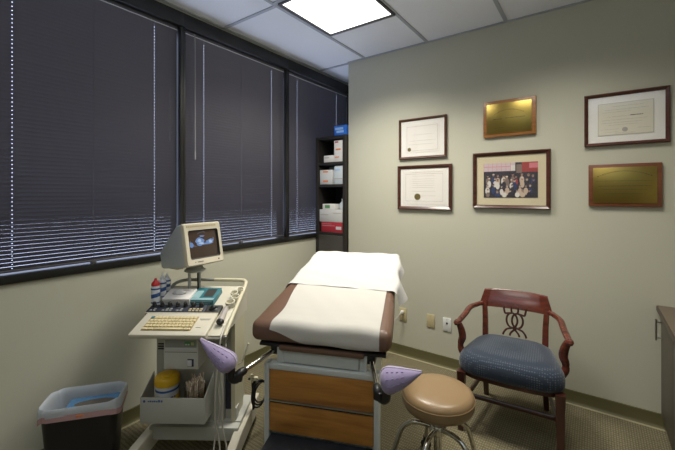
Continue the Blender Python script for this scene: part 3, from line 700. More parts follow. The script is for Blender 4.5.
# white sheet over the head end
sh = bmesh.new(); NU, NV = 90, 46; grid = []
def shz(y): return 0.669+CT+SL*y+0.006
for i in range(NU+1):
    u = -1+2*i/NU; col = []
    for j in range(NV+1):
        v = j/NV
        y = 0.425-0.03*(u+1)/2+0.62*v
        half = 0.325*(1-.11*y/CL)-0.014
        left = 0.075+0.05*v; right = 0.105+0.025*math.sin(v*7)
        s_ = -0.5*(2*half+left+right)-(right-left)*0 + (2*half+left+right)*(u+1)/2
        s_ = -(half+left)+(2*half+left+right)*(u+1)/2
        yy = min(y, 0.955); drop = max(0, y-0.955)
        z = shz(yy)-drop*1.0; yb = yy+0.02*min(1, drop*20)
        bumpz = 0.014*math.sin(PI*min(1, max(0, (v-0.05)/0.75)))*math.cos(min(1, abs(s_)/half)*PI/2)
        wr = 0.0030*math.sin(s_*31+y*17)*math.sin(y*37-s_*11)
        if abs(s_) <= half: x = s_; z += bumpz+wr+0.002
        else:
            e = abs(s_)-half; sg = 1 if s_ > 0 else -1
            x = sg*(half+0.020*math.sin(min(1, e/0.04)*PI/2)+e*(0.30+0.16*math.sin(y*24+sg))); z += 0.002-(e-0.014*math.sin(min(1, e/0.03)*PI/2))*0.92
            z = min(z, z)
        col.append(sh.verts.new((x, yb, z)))
    grid.append(col)
for i in range(NU):
    for j in range(NV): sh.faces.new((grid[i][j], grid[i+1][j], grid[i+1][j+1], grid[i][j+1]))
mb = MB(); mb.bm.free(); mb.bm = sh
o = mb.build('head_sheet', M['sheet'], loc=(1.254, -1.545, 0), rot=(0, 0, TR_), ang=80)
tag(o, 'bright white sheet draped over the raised head end of the exam table', 'sheet')

# ------------------------------------------------------------------ ultrasound cart
CR = R(34.2); CO = Vector((0.575, -1.750, 0))
MC = Matrix.Translation(CO) @ Matrix.Rotation(CR, 4, 'Z')
ct = thing('ultrasound_cart', 'cream and grey wheeled ultrasound cart with keyboard console, left of the exam table', 'medical cart', CO, CR)
# chassis
MB().b2(-0.225, 0.240, 0.0, 0.05, 0.098, 0.166, 0.004).build('cross_bar', M['cartgrey'], ct)
for s_, x0, x1 in ((-1, -0.225, -0.245), (1, 0.240, 0.262)):
    lg = MB(); secs = []
    for y, x, zt_ in ((0.36, x0, 0.150), (0.0, x0, 0.150), (-0.30, (x0+x1)/2, 0.135), (-0.52, x1, 0.105)):
        secs.append([(x-0.022, y, 0.062), (x+0.022, y, 0.062), (x+0.022, y, zt_-0.004), (x+0.018, y, zt_), (x-0.018, y, zt_), (x-0.022, y, zt_-0.004)])
    lo = lg.loft(secs).build('leg', M['cartlight'], ct)
    for y, x in ((0.30, x0), (-0.48, x1)):
        c = MB(); MX = Matrix.Translation((x, y, 0.028)) @ Matrix.Rotation(PI/2, 4, 'Y') @ Matrix.Translation((0, 0, -0.010))
        c.lathe([(0.0, 0), (0.026, 0), (0.028, 0.004), (0.028, 0.016), (0.026, 0.02), (0, 0.02)], 20, MX); c.b2(x-0.014, x+0.014, y-0.012, y+0.012, 0.045, 0.062, 0.002)
        c.build('caster', M['black'], lo)
# body column
bo = MB(); bo.b2(-0.215, 0.150, 0.055, 0.30, 0.170, 0.70, 0.004)
body = bo.build('body_panel', M['cartgrey'], ct)
v_ = MB()
for z in (0.545, 0.558, 0.571): v_.b2(-0.205, -0.06, 0.0525, 0.056, z, z+0.007)
for z in (0.545, 0.558, 0.571): v_.b2(0.07, 0.145, 0.0525, 0.056, z, z+0.007)
v_.build('vent_slots', M['black'], body)
rc = MB(); rc.b2(0.151, 0.188, 0.070, 0.295, 0.170, 0.70, 0.002); rc.build('side_recess', M['cartgrey'], ct)
MB().b2(0.154, 0.186, 0.064, 0.0705, 0.225, 0.44, 0.002).build('recess_panel', M['navy'], ct)
sc_ = MB(); secs = []
sc_.loft([[(x, 0.05, 0.168), (x, 0.20, 0.168), (x, 0.24, 0.70), (x, 0.05, 0.695)] for x in (0.189, 0.2095)])
sc_.build('side_panel', M['cartcream'], ct)
# tilted deck
def dk(y): return 0.700+0.28*(y+0.16)
dm = MB()
dm.loft([[(x, -0.165, 0.690), (x, 0.285, 0.690), (x, 0.285, dk(.285)-0.035), (x, 0.285, dk(.285)), (x, -0.150, dk(-.15)), (x, -0.165, dk(-.165)-0.004)] for x in (-0.216, 0.210)])
dm.warp(lambda x, y, z: (x-(0.028*min(1, max(0, (y+.165)/.2)) if x < 0 else 0), y, z))
dm.build('deck', M['cartlight'], ct)
dl = math.atan(0.28)
def deckbox(x0, x1, y0, y1, h, name, m, parent, off=0.0, bev=0.002):
    cy = (y0+y1)/2; L = (y1-y0)/math.cos(dl); c = MB().b2(x0, x1, -L/2, L/2, off, off+h, bev)
    c.bm.transform(Matrix.Translation((0, cy, dk(cy))) @ Matrix.Rotation(dl, 4, 'X')) if False else bmesh.ops.transform(c.bm, matrix=Matrix.Translation((0, cy, dk(cy))) @ Matrix.Rotation(dl, 4, 'X'), verts=c.bm.verts)
    return c.build(name, m, parent)
kb = deckbox(-0.224, 0.142, -0.180, -0.012, 0.022, 'keyboard_console', M['cartlight'], ct, 0.0005, 0.006)
kw = deckbox(-0.180, 0.060, -0.150, -0.042, 0.0015, 'key_well', M['keygap'], kb, 0.0228, 0.0005)
for r in range(5):
    n = 13 if r < 4 else 0
    y = -0.143+0.0205*r+0.0
    if r == 0:
        for x0, x1 in ((-0.176, -0.150), (-0.148, -0.122), (-0.118, 0.020), (0.024, 0.056)):
            deckbox(x0, x1, y-0.0045, y+0.0085, 0.006, 'key', M['key'], kb, 0.0245, 0.0015)
    else:
        off = 0.004*(r % 2); wk = 0.0175
        for k in range(13):
            x = -0.176+off+k*(0.2315/13)
            deckbox(x, x+0.0152, y-0.0045, y+0.0120, 0.006, 'key', M['tealkey'] if (r == 4 and k < 1) else M['key'], kb, 0.0245, 0.0015)
pr = MB()
for x0, x1, y in ((0.070, 0.125, -0.065), (0.075, 0.120, -0.072), (0.075, 0.1, -0.13)): pr.box(((x0+x1)/2, y, dk(y)+0.0242), (x1-x0, 0.003, 0.0012), rot=(dl, 0, 0))
pr.build('printed_marking', M['ink'], kb)
kp = deckbox(-0.240, 0.064, -0.004, 0.064, 0.020, 'control_panel', M['paneldark'], ct, 0.0005, 0.003)
kt = deckbox(0.066, 0.142, -0.004, 0.064, 0.020, 'trackball_panel', M['paneltrack'], ct, 0.0005, 0.003)
ledge = deckbox(-0.238, 0.142, -0.0125, -0.0045, 0.021, 'panel_ledge', M['cartlight'], ct, 0.0005, 0.002)
def ondeck(x, y, h): return Matrix.Translation((x, y, dk(y))) @ Matrix.Rotation(dl, 4, 'X') @ Matrix.Translation((0, 0, h))
for k in range(7):
    x = -0.220+k*0.0420
    MB().lathe([(0.0125, 0), (0.0125, 0.004), (0.010, 0.007), (0.0095, 0.020), (0.007, 0.022), (0, 0.022)], 18, ondeck(x, 0.052, 0.0206)).build('knob', M['black'], kp)
for x0, n, m in ((-0.225, 2, M['greykey']), (-0.160, 3, M['greykey']), (-0.085, 2, M['greykey']), (-0.02, 4, M['almond'])):
    for k in range(n):
        for r in range(2):
            if m is M['greykey'] and r == 1 and k == 0: continue
            deckbox(x0+k*0.019, x0+k*0.019+0.012, 0.006+r*0.013, 0.015+r*0.013, 0.004, 'button', m, kp, 0.0205, 0.001)
MB().lathe([(0.022, 0), (0.022, 0.003), (0.018, 0.005), (0.018, 0.002), (0.0, 0.002)], 24, ondeck(0.104, 0.030, 0.0206)).build('trackball_ring', M['black'], kt)
tb = MB(); tb.lathe([(0.0165*math.sin(PI*k/12), -0.0165*math.cos(PI*k/12)) for k in range(13)], 20, ondeck(0.104, 0.030, 0.0245)); tb.build('trackball', M['black'], kt)
# right tray with raised lip, probe rests
tr = deckbox(0.146, 0.204, -0.160, 0.27, 0.006, 'side_tray', M['holder'], ct, 0.0005, 0.002)
for k, (x, y, r) in enumerate(((0.178, 0.075, .024), (0.190, 0.125, .022), (0.172, 0.165, .020), (0.196, 0.20, .018))):
    MB().lathe([(r, 0), (r*1.05, 0.03), (r*.85, 0.03), (r*.8, 0.006), (0, 0.006)], 18, ondeck(x, y, 0.0068)).build('probe_cup', M['holder'], tr)
# rail loop
hr = MB()
def dd(x, y, h): return Vector((x, y, dk(y)+h))
hr.tube([dd(0.222, -0.150, -0.005), dd(0.223, -0.05, 0.016), dd(0.214, 0.14, 0.020), dd(0.205, 0.265, 0.02), dd(0.192, 0.303, 0.02), dd(0.160, 0.318, 0.02), dd(0.0, 0.320, 0.02)], 0.0105, 12)
hr.build('handle_rail', M['cartcream'], ct)
hl = MB(); hl.tube([dd(0.0, 0.320, 0.02), dd(-0.10, 0.319, 0.02), dd(-0.18, 0.312, 0.02), dd(-0.228, 0.285, 0.012), dd(-0.234, 0.24, -0.004)], 0.0095, 12)
hl.build('handle_rail', M['tubegrey'], ct, label='grey left half of the rail')
cl = MB(); e = dd(0.222, -0.155, -0.008); cl.box(e, (0.026, 0.022, 0.022), 0.004); cl.tube([e, e+Vector((0, 0, -0.03))], 0.008, 10, False); cl.build('cable_clamp', M['steel'], ct)
# hanging strip-recorder module
mo = MB(); mo.b2(-0.078, 0.090, -0.135, 0.06, 0.532, 0.683, 0.004)
md = mo.build('recorder_module', M['module'], ct)
MB().b2(-0.070, 0.082, -0.1375, -0.134, 0.638, 0.674, 0.001).build('module_display', M['greykey'], md)
q = MB(); q.b2(0.025, 0.076, -0.1385, -0.136, 0.645, 0.668); q.build('module_keypad', M['green'], md)
for x in (0.028, 0.040): MB().b2(x, x+0.009, -0.1400, -0.1375, 0.649, 0.656, 0.001).build('module_button', M['offwhite'], md)
MB().b2(0.056, 0.072, -0.1400, -0.1375, 0.649, 0.664, 0.001).build('module_button', M['almond'], md)
MB().b2(-0.070, 0.082, -0.1375, -0.134, 0.628, 0.633, 0.0005).build('paper_slot', M['labelwhite'], md)
MB().b2(-0.072, 0.084, -0.1362, -0.134, 0.614, 0.616).build('door_seam', M['black'], md)
MB().b2(0.038, 0.068, -0.1375, -0.134, 0.546, 0.582, 0.001).build('switch_recess', M['navy'], md)
MB().b2(0.039, 0.060, -0.1415, -0.137, 0.549, 0.578, 0.002).build('power_switch', M['labelwhite'], md)
# open front bin
bn = MB(); bx0, bx1, by0, by1, z0, z1 = -0.226, 0.098, -0.080, 0.050, 0.234, 0.362
bn.b2(bx0, bx1, by0, by0+0.004, z0, z1, 0.001); bn.b2(bx0, bx1, by0+0.004, by1, z0, z0+0.004)
for a in (bx0, bx1-0.004):
    bn.loft([[(x, by0+0.004, z0+0.004), (x, by1, z0+0.004), (x, by1, z1+0.07), (x, by0+0.004, z1)] for x in (a, a+0.004)])
bno = bn.build('storage_bin', M['cartgrey'], ct)
q = MB(); q.lathe([(0.0065, 0), (0.0065, 0.0008)], 14, Matrix.Translation((bx0+0.022, by0, z1-0.018)) @ RX90)
x = bx0+0.040
for l, h_ in ((0.008, .007), (0.010, .008), (0.008, .007), (0.010, .008), (0.009, .007), (0.012, .011), (0.010, .010)): q.b2(x, x+l*.85, by0-0.0008, by0+0.0005, z1-0.022, z1-0.022+h_); x += l*1.15
q.build('blue_logo_strip', M['bluelabel'], bno)
# supports from bin to crossbar
q = MB(); q.b2(-0.215, -0.19, 0.056, 0.10, 0.10, 0.235); q.b2(0.19, 0.215, 0.056, 0.10, 0.10, 0.235); q.b2(-0.215, 0.24, 0.05, 0.30, 0.14, 0.172, 0.003); q.build('lower_shelf', M['cartgrey'], ct)
# black cable coil hung on the rear of the right side panel
cc = MB()
for k in range(3):
    c0 = Vector((0.300+0.006*k, 0.20, 0.235)); pts = [c0+Vector((0.030*math.cos(a), 0.045*math.cos(a)+0.01*k, (0.075-.01*k)*math.sin(a))) for a in [2*PI*j/14 for j in range(14)]]
    cc.tube(pts, 0.0042, 8, closed=True)
cc.tube([(0.240, 0.20, 0.318), (0.275, 0.20, 0.322), (0.292, 0.20, 0.312)], 0.006, 8)
cc.loft([[(0.262, 0.18, 0.30), (0.268, 0.18, 0.15)], [(0.288, 0.19, 0.31), (0.276, 0.19, 0.15)], [(0.285, 0.21, 0.31), (0.275, 0.205, 0.15)], [(0.262, 0.20, 0.30), (0.268, 0.195, 0.15)]], closed=False)
co = cc.build('cable_coil', M['rubber'], ct)
MB().tube([(0.268, 0.165, 0.315), (0.270, 0.160, 0.365)], 0.006, 8, False).build('coil_plug', M['cartcream'], co)
MB().box((0.290, 0.170, 0.335), (0.024, 0.02, 0.022), 0.005).build('coil_plug', M['cartcream'], co)

# monitor
mpos = MC @ Vector((-0.084, 0.236, 0.0)); 
mon = thing('monitor', 'small cream and grey tube monitor showing a blue ultrasound scan', 'monitor', (mpos.x, mpos.y, dk(0.236)+0.001-0.006), 0)
FD = R(93)      # world heading of the screen's left-to-right direction
mon.rotation_euler = (0, 0, FD)
zb = 0.150; mw, mh = 0.250, 0.238
TM = Matrix.Translation((0.002, 0.0, zb)) @ Matrix.Rotation(R(-11), 4, 'X')
def mon_mb(mb): bmesh.ops.transform(mb.bm, matrix=TM, verts=mb.bm.verts); return mb
# bezel: -y is the viewer side
f = MB(); fy = -0.105
def rr(w0, h0, cx, cz, y, r=0.012):
    return [(cx+px, y, cz+pz) for px, pz in rrect(w0, h0, r, 4)]
f.loft([rr(mw-.012, mh-.012, 0, mh/2, fy-0.004), rr(mw, mh, 0, mh/2, fy+0.004), rr(mw, mh, 0, mh/2, fy+0.020)], cap=False)
f.loft([rr(mw-.012, mh-.012, 0, mh/2, fy-0.004), rr(0.200, 0.162, 0.004, mh/2-0.002, fy+0.000, .012)], cap=False)
bz = mon_mb(f).build('bezel', M['moncream'], mon)
f = MB(); f.loft([rr(0.200, 0.162, 0.004, mh/2-0.002, fy+0.000, .012), rr(0.184, 0.148, 0.004, mh/2-0.002, fy+0.012, .012)], cap=False)
mon_mb(f).build('screen_surround', M['black'], mon)
shl = MB(); shl.loft([rr(mw-.004, mh-.004, 0, mh/2, fy+0.019), rr(mw-.004, mh-.004, 0, mh/2, fy+0.062), rr(mw-0.01, mh-0.012, 0, mh/2-0.002, fy+0.075), rr(0.175, 0.112, 0, 0.066, fy+0.290), rr(0.160, 0.090, 0, 0.060, fy+0.312)])
mon_mb(shl).build('shell', M['monside'], mon)
under = MB(); under.loft([rr(mw-.02, 0.012, 0, 0.004, fy+0.05, .004), rr(mw-.03, 0.02, 0, 0.004, fy+0.12, .004), rr(0.155, 0.012, 0, 0.014, fy+0.25, .004)]); mon_mb(under).build('shell_underside', M['cartcream'], mon)
sg = MB(); rows = []
for j in range(9):
    row = []
    for i in range(11):
        a, b_ = i/10*2-1, j/8*2-1; row.append((0.004+a*0.094, fy+0.0105-0.010*(1-(a*a+b_*b_)/2)+0.006, mh/2-0.002+b_*0.076))
    rows.append(row)
sg.loft(rows, cap=False, closed=False); scr = mon_mb(sg).build('screen', M['screen'], mon)
def scan(pts, m, name, d_):
    t_ = MB(); tb_ = bmesh.new()
    vs = []
    for a, b_ in pts: vs.append(tb_.verts.new((0.004+a*0.094, fy+0.0105-0.010*(1-(a*a+b_*b_)/2)+0.006-d_, mh/2-0.002+b_*0.076)))
    tb_.faces.new(vs); t_._add(tb_); mon_mb(t_).build(name, m, scr, smooth=False)
def ell(cx, cz, rx, rz, wob=0.15, seed=1, n=26):
    rg = random.Random(seed); ph_ = [rg.uniform(0, 6) for _ in range(3)]
    return [(cx+rx*math.cos(a)*(1+wob*math.sin(3*a+ph_[0])+wob*.6*math.sin(5*a+ph_[1])), cz+rz*math.sin(a)*(1+wob*math.sin(2*a+ph_[2]))) for a in [2*PI*k/n for k in range(n)]]
scan([(-.28, .86), (.1, .95), (.82, .35), (.70, -.02), (.2, -.10), (-.6, -.16), (-.95, -.1), (-.95, .25)], M['scandim'], 'scan_sector', .0006)
for args, m in (((-.28, .18, .30, .28, .15, 1), 'scanblue'), ((.45, .12, .26, .2, .2, 2), 'scanblue'), ((-.85, .0, .12, .22, .15, 3), 'scanblue'), ((-.1, .58, .16, .06, .2, 4), 'scanblue'), ((0.05, 0.0, .5, .08, .2, 9), 'scanblue'), ((-.30, .26, .13, .11, .2, 5), 'scanwhite'), ((-.18, .05, .16, .08, .2, 6), 'scanwhite'), ((.48, .12, .13, .10, .25, 7), 'scanwhite')):
    scan(ell(*args), M[m], 'scan_echo', .0010 if m == 'scanblue' else .0014)
dt = MB()
for k in range(16): dt.box((-0.100+k*0.0125, fy+0.0005-0.003, mh-0.018), (0.007, 0.0012, 0.010), 0)
mon_mb(dt).build('top_vents', M['keygap'], bz)
dt = MB(); dt.b2(-0.055, -0.02, fy-0.0040, fy-0.002, 0.018, 0.022); dt.b2(-0.072, -0.068, fy-0.004, fy-0.002, 0.018, 0.022); mon_mb(dt).build('badge', M['ink2'], bz)
dt = MB(); dt.lathe([(0.004, 0), (0.004, 0.003)], 12, Matrix.Translation((0.085, fy-0.002, 0.020)) @ RX90); mon_mb(dt).build('power_lamp', M['black'], bz)
nk = MB(); nk.lathe([(0.05, 0.116), (0.058, 0.121), (0.058, 0.129), (0.048, 0.136), (0.040, 0.150)], 26); nk.build('swivel', M['tubegrey'], mon)
nk = MB(); nk.tube([(-0.036, 0, 0.006), (-0.036, 0, 0.118)], 0.0085, 12, False); nk.tube([(0.030, 0, -0.0), (0.030, 0, 0.118)], 0.0085, 12, False); nk.build('post', M['tubegrey'], mon)
nk = MB(); nk.tube([(0.004, -0.02, 0.002), (0.006, -0.02, 0.03), (0.006, -0.015, 0.118)], lambda q_: 0.007-0.004*q_, 8); nk.build('signal_cable', M['black'], mon)

# things on the cart deck
def rest(x, y, h=0.0015): p_ = MC @ Vector((x, y, dk(y)+h)); return p_
def on_deck(name, label, cat, x, y, rz=0.0, tilt=True, h=0.0012):
    t = thing(name, label, cat, rest(x, y, h)); t.rotation_euler = (dl if tilt else 0, 0, CR+rz) if True else None
    return t
gb = on_deck('glove_box', 'white cardboard glove box lying on the cart behind the knobs', 'box', -0.120, 0.150)
MB().b2(-0.075, 0.075, -0.072, 0.038, 0, 0.042, 0.003).build('carton', M['white'], gb)
q = MB(); q.prism([(0.04*math.cos(a), 0.016*math.sin(a)) for a in [2*PI*k/20 for k in range(20)]], 0.001, Matrix.Translation((-0.005, -0.015, 0.0418))); q.build('opening', M['ink'], gb)
q = MB(); q.lathe([(0.03, 0), (0.032, 0.006), (0.022, 0.016), (0.010, 0.022), (0, 0.023)], 14, Matrix.Translation((-0.004, -0.015, 0.0425)), sx=1.1, sy=.5); q.warp(lambda x, y, z: (x+.003*math.sin(z*400), y+.003*math.sin(x*220), z)); q.build('glove_tuft', M['labelwhite'], gb)
q = MB(); lines(q, [(-0.065, 0.065, 0.030), (-0.06, 0.05, 0.020)], -0.0718, 0.002); q.build('print', M['ink'], gb)
tbx = on_deck('teal_box', 'teal printed box lying right of the white glove box', 'box', 0.018, 0.150, -0.02)
MB().b2(-0.066, 0.066, -0.066, 0.066, 0, 0.032, 0.002).build('carton', M['teal'], tbx)
q = MB(); q.b2(-0.064, 0.06, -0.0668, -0.065, 0.020, 0.029); q.b2(-0.060, -0.02, -0.05, 0.03, 0.0315, 0.0328); q.b2(-0.06, 0.062, -0.062, -0.045, 0.0315, 0.0328); q.build('pale_print', M['tealpale'], tbx)
q = MB(); q.b2(-0.005, 0.05, -0.03, 0.05, 0.0315, 0.0329); q.build('dark_print', M['paneltrack'], tbx)
q = MB(); lines(q, [(-0.03, 0.045, 0.011)], -0.0662, 0.005); q.build('band_print', M['tealpale'], tbx)
def gel(label, x, y, capm, h, r):
    t = on_deck('gel_bottle', label, 'bottle', x, y, 0, False, 0.012); t['group'] = 'gel bottles on the cart'
    MB().lathe([(0, 0), (r*.95, 0.001), (r, 0.008), (r, h*.66), (r*.85, h*.72), (r*.45, h*.76), (r*.45, h*.78)], 24).build('body', M['bottle'], t)
    MB().lathe([(r*.95, h*.735), (r*.95, h*.80), (r*.75, h*.86), (r*.35, h*.92), (r*.22, h), (0, h)] if capm is M['redcap'] else [(r*.5, h*.75), (r*.5, h*.84), (r*.2, h*.88), (r*.14, h), (0, h)], 20).build('cap', capm, t)
    q = MB()
    for z_, hh in ((h*.62, .008), (h*.12, .006)): q.lathe([(r+.0006, z_-hh/2), (r+.0006, z_+hh/2)], 24)
    q.build('label_band', M['bluelabel'], t)
    q = MB(); q.lathe([(r*1.01, h*.30), (r*1.015, h*.44)], 24); q.warp(lambda x, y, z: (x, y, z+.25*x)); q.build('label_mark', M['bluelabel'], t)
gel('white gel bottle with a red pointed cap at the cart left edge', -0.226, 0.068, M['redcap'], 0.145, 0.0225)
gel('white gel bottle with a thin white tip, directly behind the red capped bottle', -0.221, 0.126, M['bottle'], 0.145, 0.021)
gel('shorter white gel bottle furthest back in the row of three at the cart left edge', -0.222, 0.182, M['bottle'], 0.120, 0.019)
# probe on the tray with its cable
pb = on_deck('ultrasound_probe', 'grey ultrasound probe lying on the side tray with its white cable', 'probe', 0.176, -0.030, 0.06, True, 0.0085)
MB().tube([(0, -0.055, 0.016), (0, -0.02, 0.017), (0, 0.02, 0.018), (0, 0.055, 0.019), (0, 0.075, 0.019)], lambda q_: 0.016-0.007*abs(q_-.15) if q_ < .75 else 0.009-.006*(q_-.75)*4, 14).build('handle', M['probe'], pb)
MB().lathe([(0.017, 0), (0.018, 0.008), (0.012, 0.018), (0, 0.02)], 18, Matrix.Translation((0, -0.052, 0.0175)) @ RX90, sx=1.1, sy=.9).build('lens', M['black'], pb)
def cable(pts, label=None, r=0.0042, name='cable', par=None, m='cablewhite'):
    inv = (MC.inverted()); return MB().tube(pts, r, 8).build(name, M[m], par)
# hanging cables belong to the cart (bundle clipped at the rail end)
cable([(0.205, -0.10, dk(-.10)+0.012), (0.212, -0.150, dk(-.15)+0.014), (0.2135, -0.185, dk(-.16)-0.012), (0.200, -0.19, 0.56), (0.190, -0.185, 0.42), (0.186, -0.17, 0.30), (0.205, -0.165, 0.17), (0.190, -0.20, 0.06), (0.170, -0.24, 0.006)], name='probe_cable', par=ct)
cable([(0.230, -0.155, 0.665), (0.226, -0.170, 0.58), (0.205, -0.175, 0.46), (0.207, -0.165, 0.36), (0.180, -0.16, 0.22), (0.175, -0.19, 0.10), (0.165, -0.23, 0.006)], name='probe_cable', par=ct)
cable([(0.222, -0.165, 0.655), (0.216, -0.176, 0.55), (0.220, -0.17, 0.42), (0.215, -0.16, 0.28), (0.235, -0.155, 0.16), (0.236, -0.19, 0.05), (0.22, -0.24, 0.006)], name='probe_cable', par=ct)
# bin contents
cn = thing('wipes_canister', 'yellow lidded wipes canister standing in the cart front bin', 'canister', MC @ Vector((-0.122, -0.0125, 0.2388)), CR)
MB().lathe([(0, 0), (0.054, 0.0), (0.056, 0.004), (0.056, 0.168), (0.0, 0.168)], 32).build('body', M['labelwhite'], cn)
MB().lathe([(0.0566, 0.012), (0.0566, 0.112)], 32).build('yellow_label', M['yellow'], cn)
MB().lathe([(0.0571, 0.138), (0.0571, 0.148)], 32).build('navy_band', M['bluelabel'], cn)
q = MB(); 
for k, a0 in enumerate((0.0, 0.16, 0.3)): q.lathe([(0.0575, 0.02), (0.0575, 0.03), (0.0575, 0.085+.01*k), (0.0575, 0.095+.01*k)], 60)
bmesh.ops.delete(q.bm, geom=[f_ for f_ in q.bm.faces if not (lambda c: abs(math.atan2(c.y, c.x)+1.25-0.9*(c.z-.05)*9) < .10 or abs(math.atan2(c.y, c.x)+0.95-0.9*(c.z-.05)*9) < .07)(f_.calc_center_median())], context='FACES')
q.build('swoosh', M['bluelabel'], cn)
MB().lathe([(0.0595, 0.165), (0.0605, 0.168), (0.0605, 0.192), (0.057, 0.203), (0.050, 0.208), (0.030, 0.209), (0.028, 0.214), (0, 0.215)], 32).build('lid', M['yellow'], cn)
jr = thing('swab_jar', 'clear jar stuffed with wooden cotton swabs in the cart front bin', 'jar', MC @ Vector((0.024, -0.014, 0.2388)), CR)
MB().lathe([(0.0, 0.0), (0.050, 0.0), (0.053, 0.004), (0.053, 0.145), (0.050, 0.150), (0.050, 0.008), (0, 0.006)], 28).build('glass', M['jar'], jr)
q = MB(); rg = random.Random(5)
for k in range(46):
    a = rg.uniform(0, 2*PI); r0 = 0.040*math.sqrt(rg.random()); a2 = a+rg.uniform(-.4, .4); r1 = min(0.060, r0+rg.uniform(-.004, .016))
    b_ = Vector((r0*math.cos(a), r0*math.sin(a), 0.010)); t_ = Vector((r1*math.cos(a2), r1*math.sin(a2), rg.uniform(.165, .205)))
    q.tube([b_, t_], 0.0022, 5, False); d_ = (t_-b_).normalized()
    q.tube([t_-d_*.014, t_-d_*.009, t_-d_*.003, t_], lambda s: 0.0022+0.0028*math.sin(min(1, s+.15)*PI*.9), 6, False)
sw = q.build('cotton_swabs', M['swab'], jr); sw['kind'] = 'stuff'

# ------------------------------------------------------------------ stool
stl = thing('rolling_stool', 'round tan vinyl rolling stool on curved chrome legs', 'stool', (1.660, -1.150, 0), R(10))
MB().lathe([(0, 0.355), (0.135, 0.357), (0.158, 0.366), (0.166, 0.385), (0.168, 0.413), (0.166, 0.423), (0.160, 0.437), (0.140, 0.448), (0.09, 0.455), (0.0, 0.458)], 48).build('seat', M['tanvinyl'], stl, ang=60)
MB().tube([(0.1678*math.cos(a), 0.1678*math.sin(a), 0.416) for a in [2*PI*k/40 for k in range(40)]], 0.0022, 6, False, closed=True).build('seat_piping', M['tanvinyl'], stl)
MB().lathe([(0.022, 0.10), (0.022, 0.13), (0.019, 0.132), (0.019, 0.345), (0.05, 0.349), (0.09, 0.3545)], 24).build('column', M['chrome'], stl)
MB().lathe([(0.034, 0.235), (0.038, 0.24), (0.038, 0.272), (0.034, 0.278)], 24).build('hub', M['chrome'], stl)
LEGA = 43.6
for k in range(5):
    a = R(LEGA+72*k); ca, sa = math.cos(a), math.sin(a)
    pts = [(0.03, 0.262), (0.075, 0.268), (0.125, 0.262), (0.168, 0.225), (0.192, 0.160), (0.212, 0.095), (0.226, 0.066)]
    lg = MB().tube([(r*ca, r*sa, z) for r, z in pts], 0.0115, 12).build('leg', M['chrome'], stl)
    c = MB(); X_ = Matrix.Translation((0.228*ca, 0.228*sa, 0.024)) @ Matrix.Rotation(a+.6, 4, 'Z') @ RX90
    for o_ in (-0.017, 0.005): c.lathe([(0.0, o_), (0.021, o_), (0.024, o_+.003), (0.024, o_+.010), (0.021, o_+.012), (0, o_+.012)], 18, X_)
    c.lathe([(0.010, 0.03), (0.016, 0.045), (0.014, 0.066), (0.0, 0.068)], 14, Matrix.Translation((0.228*ca, 0.228*sa, 0)))
    c.build('caster', M['black'], lg)

# ------------------------------------------------------------------ armchair (local +y is towards its back)
CHR = R(4.8); ch = thing('armchair', 'low-backed cherry wood armchair with a blue dotted seat and pierced splat', 'chair', (1.880, -0.672, 0), CHR)
SZ = 0.442
# seat: plump upholstered pad, wider at the front
secs = []; n = 40
def seat_outline(f):
    pts = []
    for k in range(n):
        a = 2*PI*k/n; c, s = math.cos(a), math.sin(a); e = 0.42
        x = math.copysign(abs(c)**e, c); y = math.copysign(abs(s)**e, s)
        wx = 0.292-0.085*(y+1)/2
        pts.append((x*wx*f, 0.205+y*0.225*f-(0.022*(1-x*x) if y < 0 else 0)*1.0))
    return pts
for f_, z in ((0.90, SZ-0.105), (0.975, SZ-0.098), (1.0, SZ-0.08), (1.005, SZ-0.050), (0.985, SZ-0.025), (0.94, SZ-0.006), (0.84, SZ+0.008), (0.55, SZ+0.018), (0.15, SZ+0.021)):
    secs.append([(x, y, z) for x, y in seat_outline(f_)])
MB().loft(secs).build('seat', M['bluefab'], ch, ang=70)
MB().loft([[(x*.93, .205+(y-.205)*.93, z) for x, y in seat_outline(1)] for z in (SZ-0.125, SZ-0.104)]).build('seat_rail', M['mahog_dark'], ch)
def leg(pts, w0, w1):
    secs = []
    for i, p_ in enumerate(pts):
        q = i/(len(pts)-1); w = (w0+(w1-w0)*q)/2; secs.append([(p_[0]+a*w, p_[1]+b_*w, p_[2]) for a, b_ in ((-1, -.8), (-.8, -1), (.8, -1), (1, -.8), (1, .8), (.8, 1), (-.8, 1), (-1, .8))])
    return MB().loft(secs)
FX, RXx = 0.246, 0.172
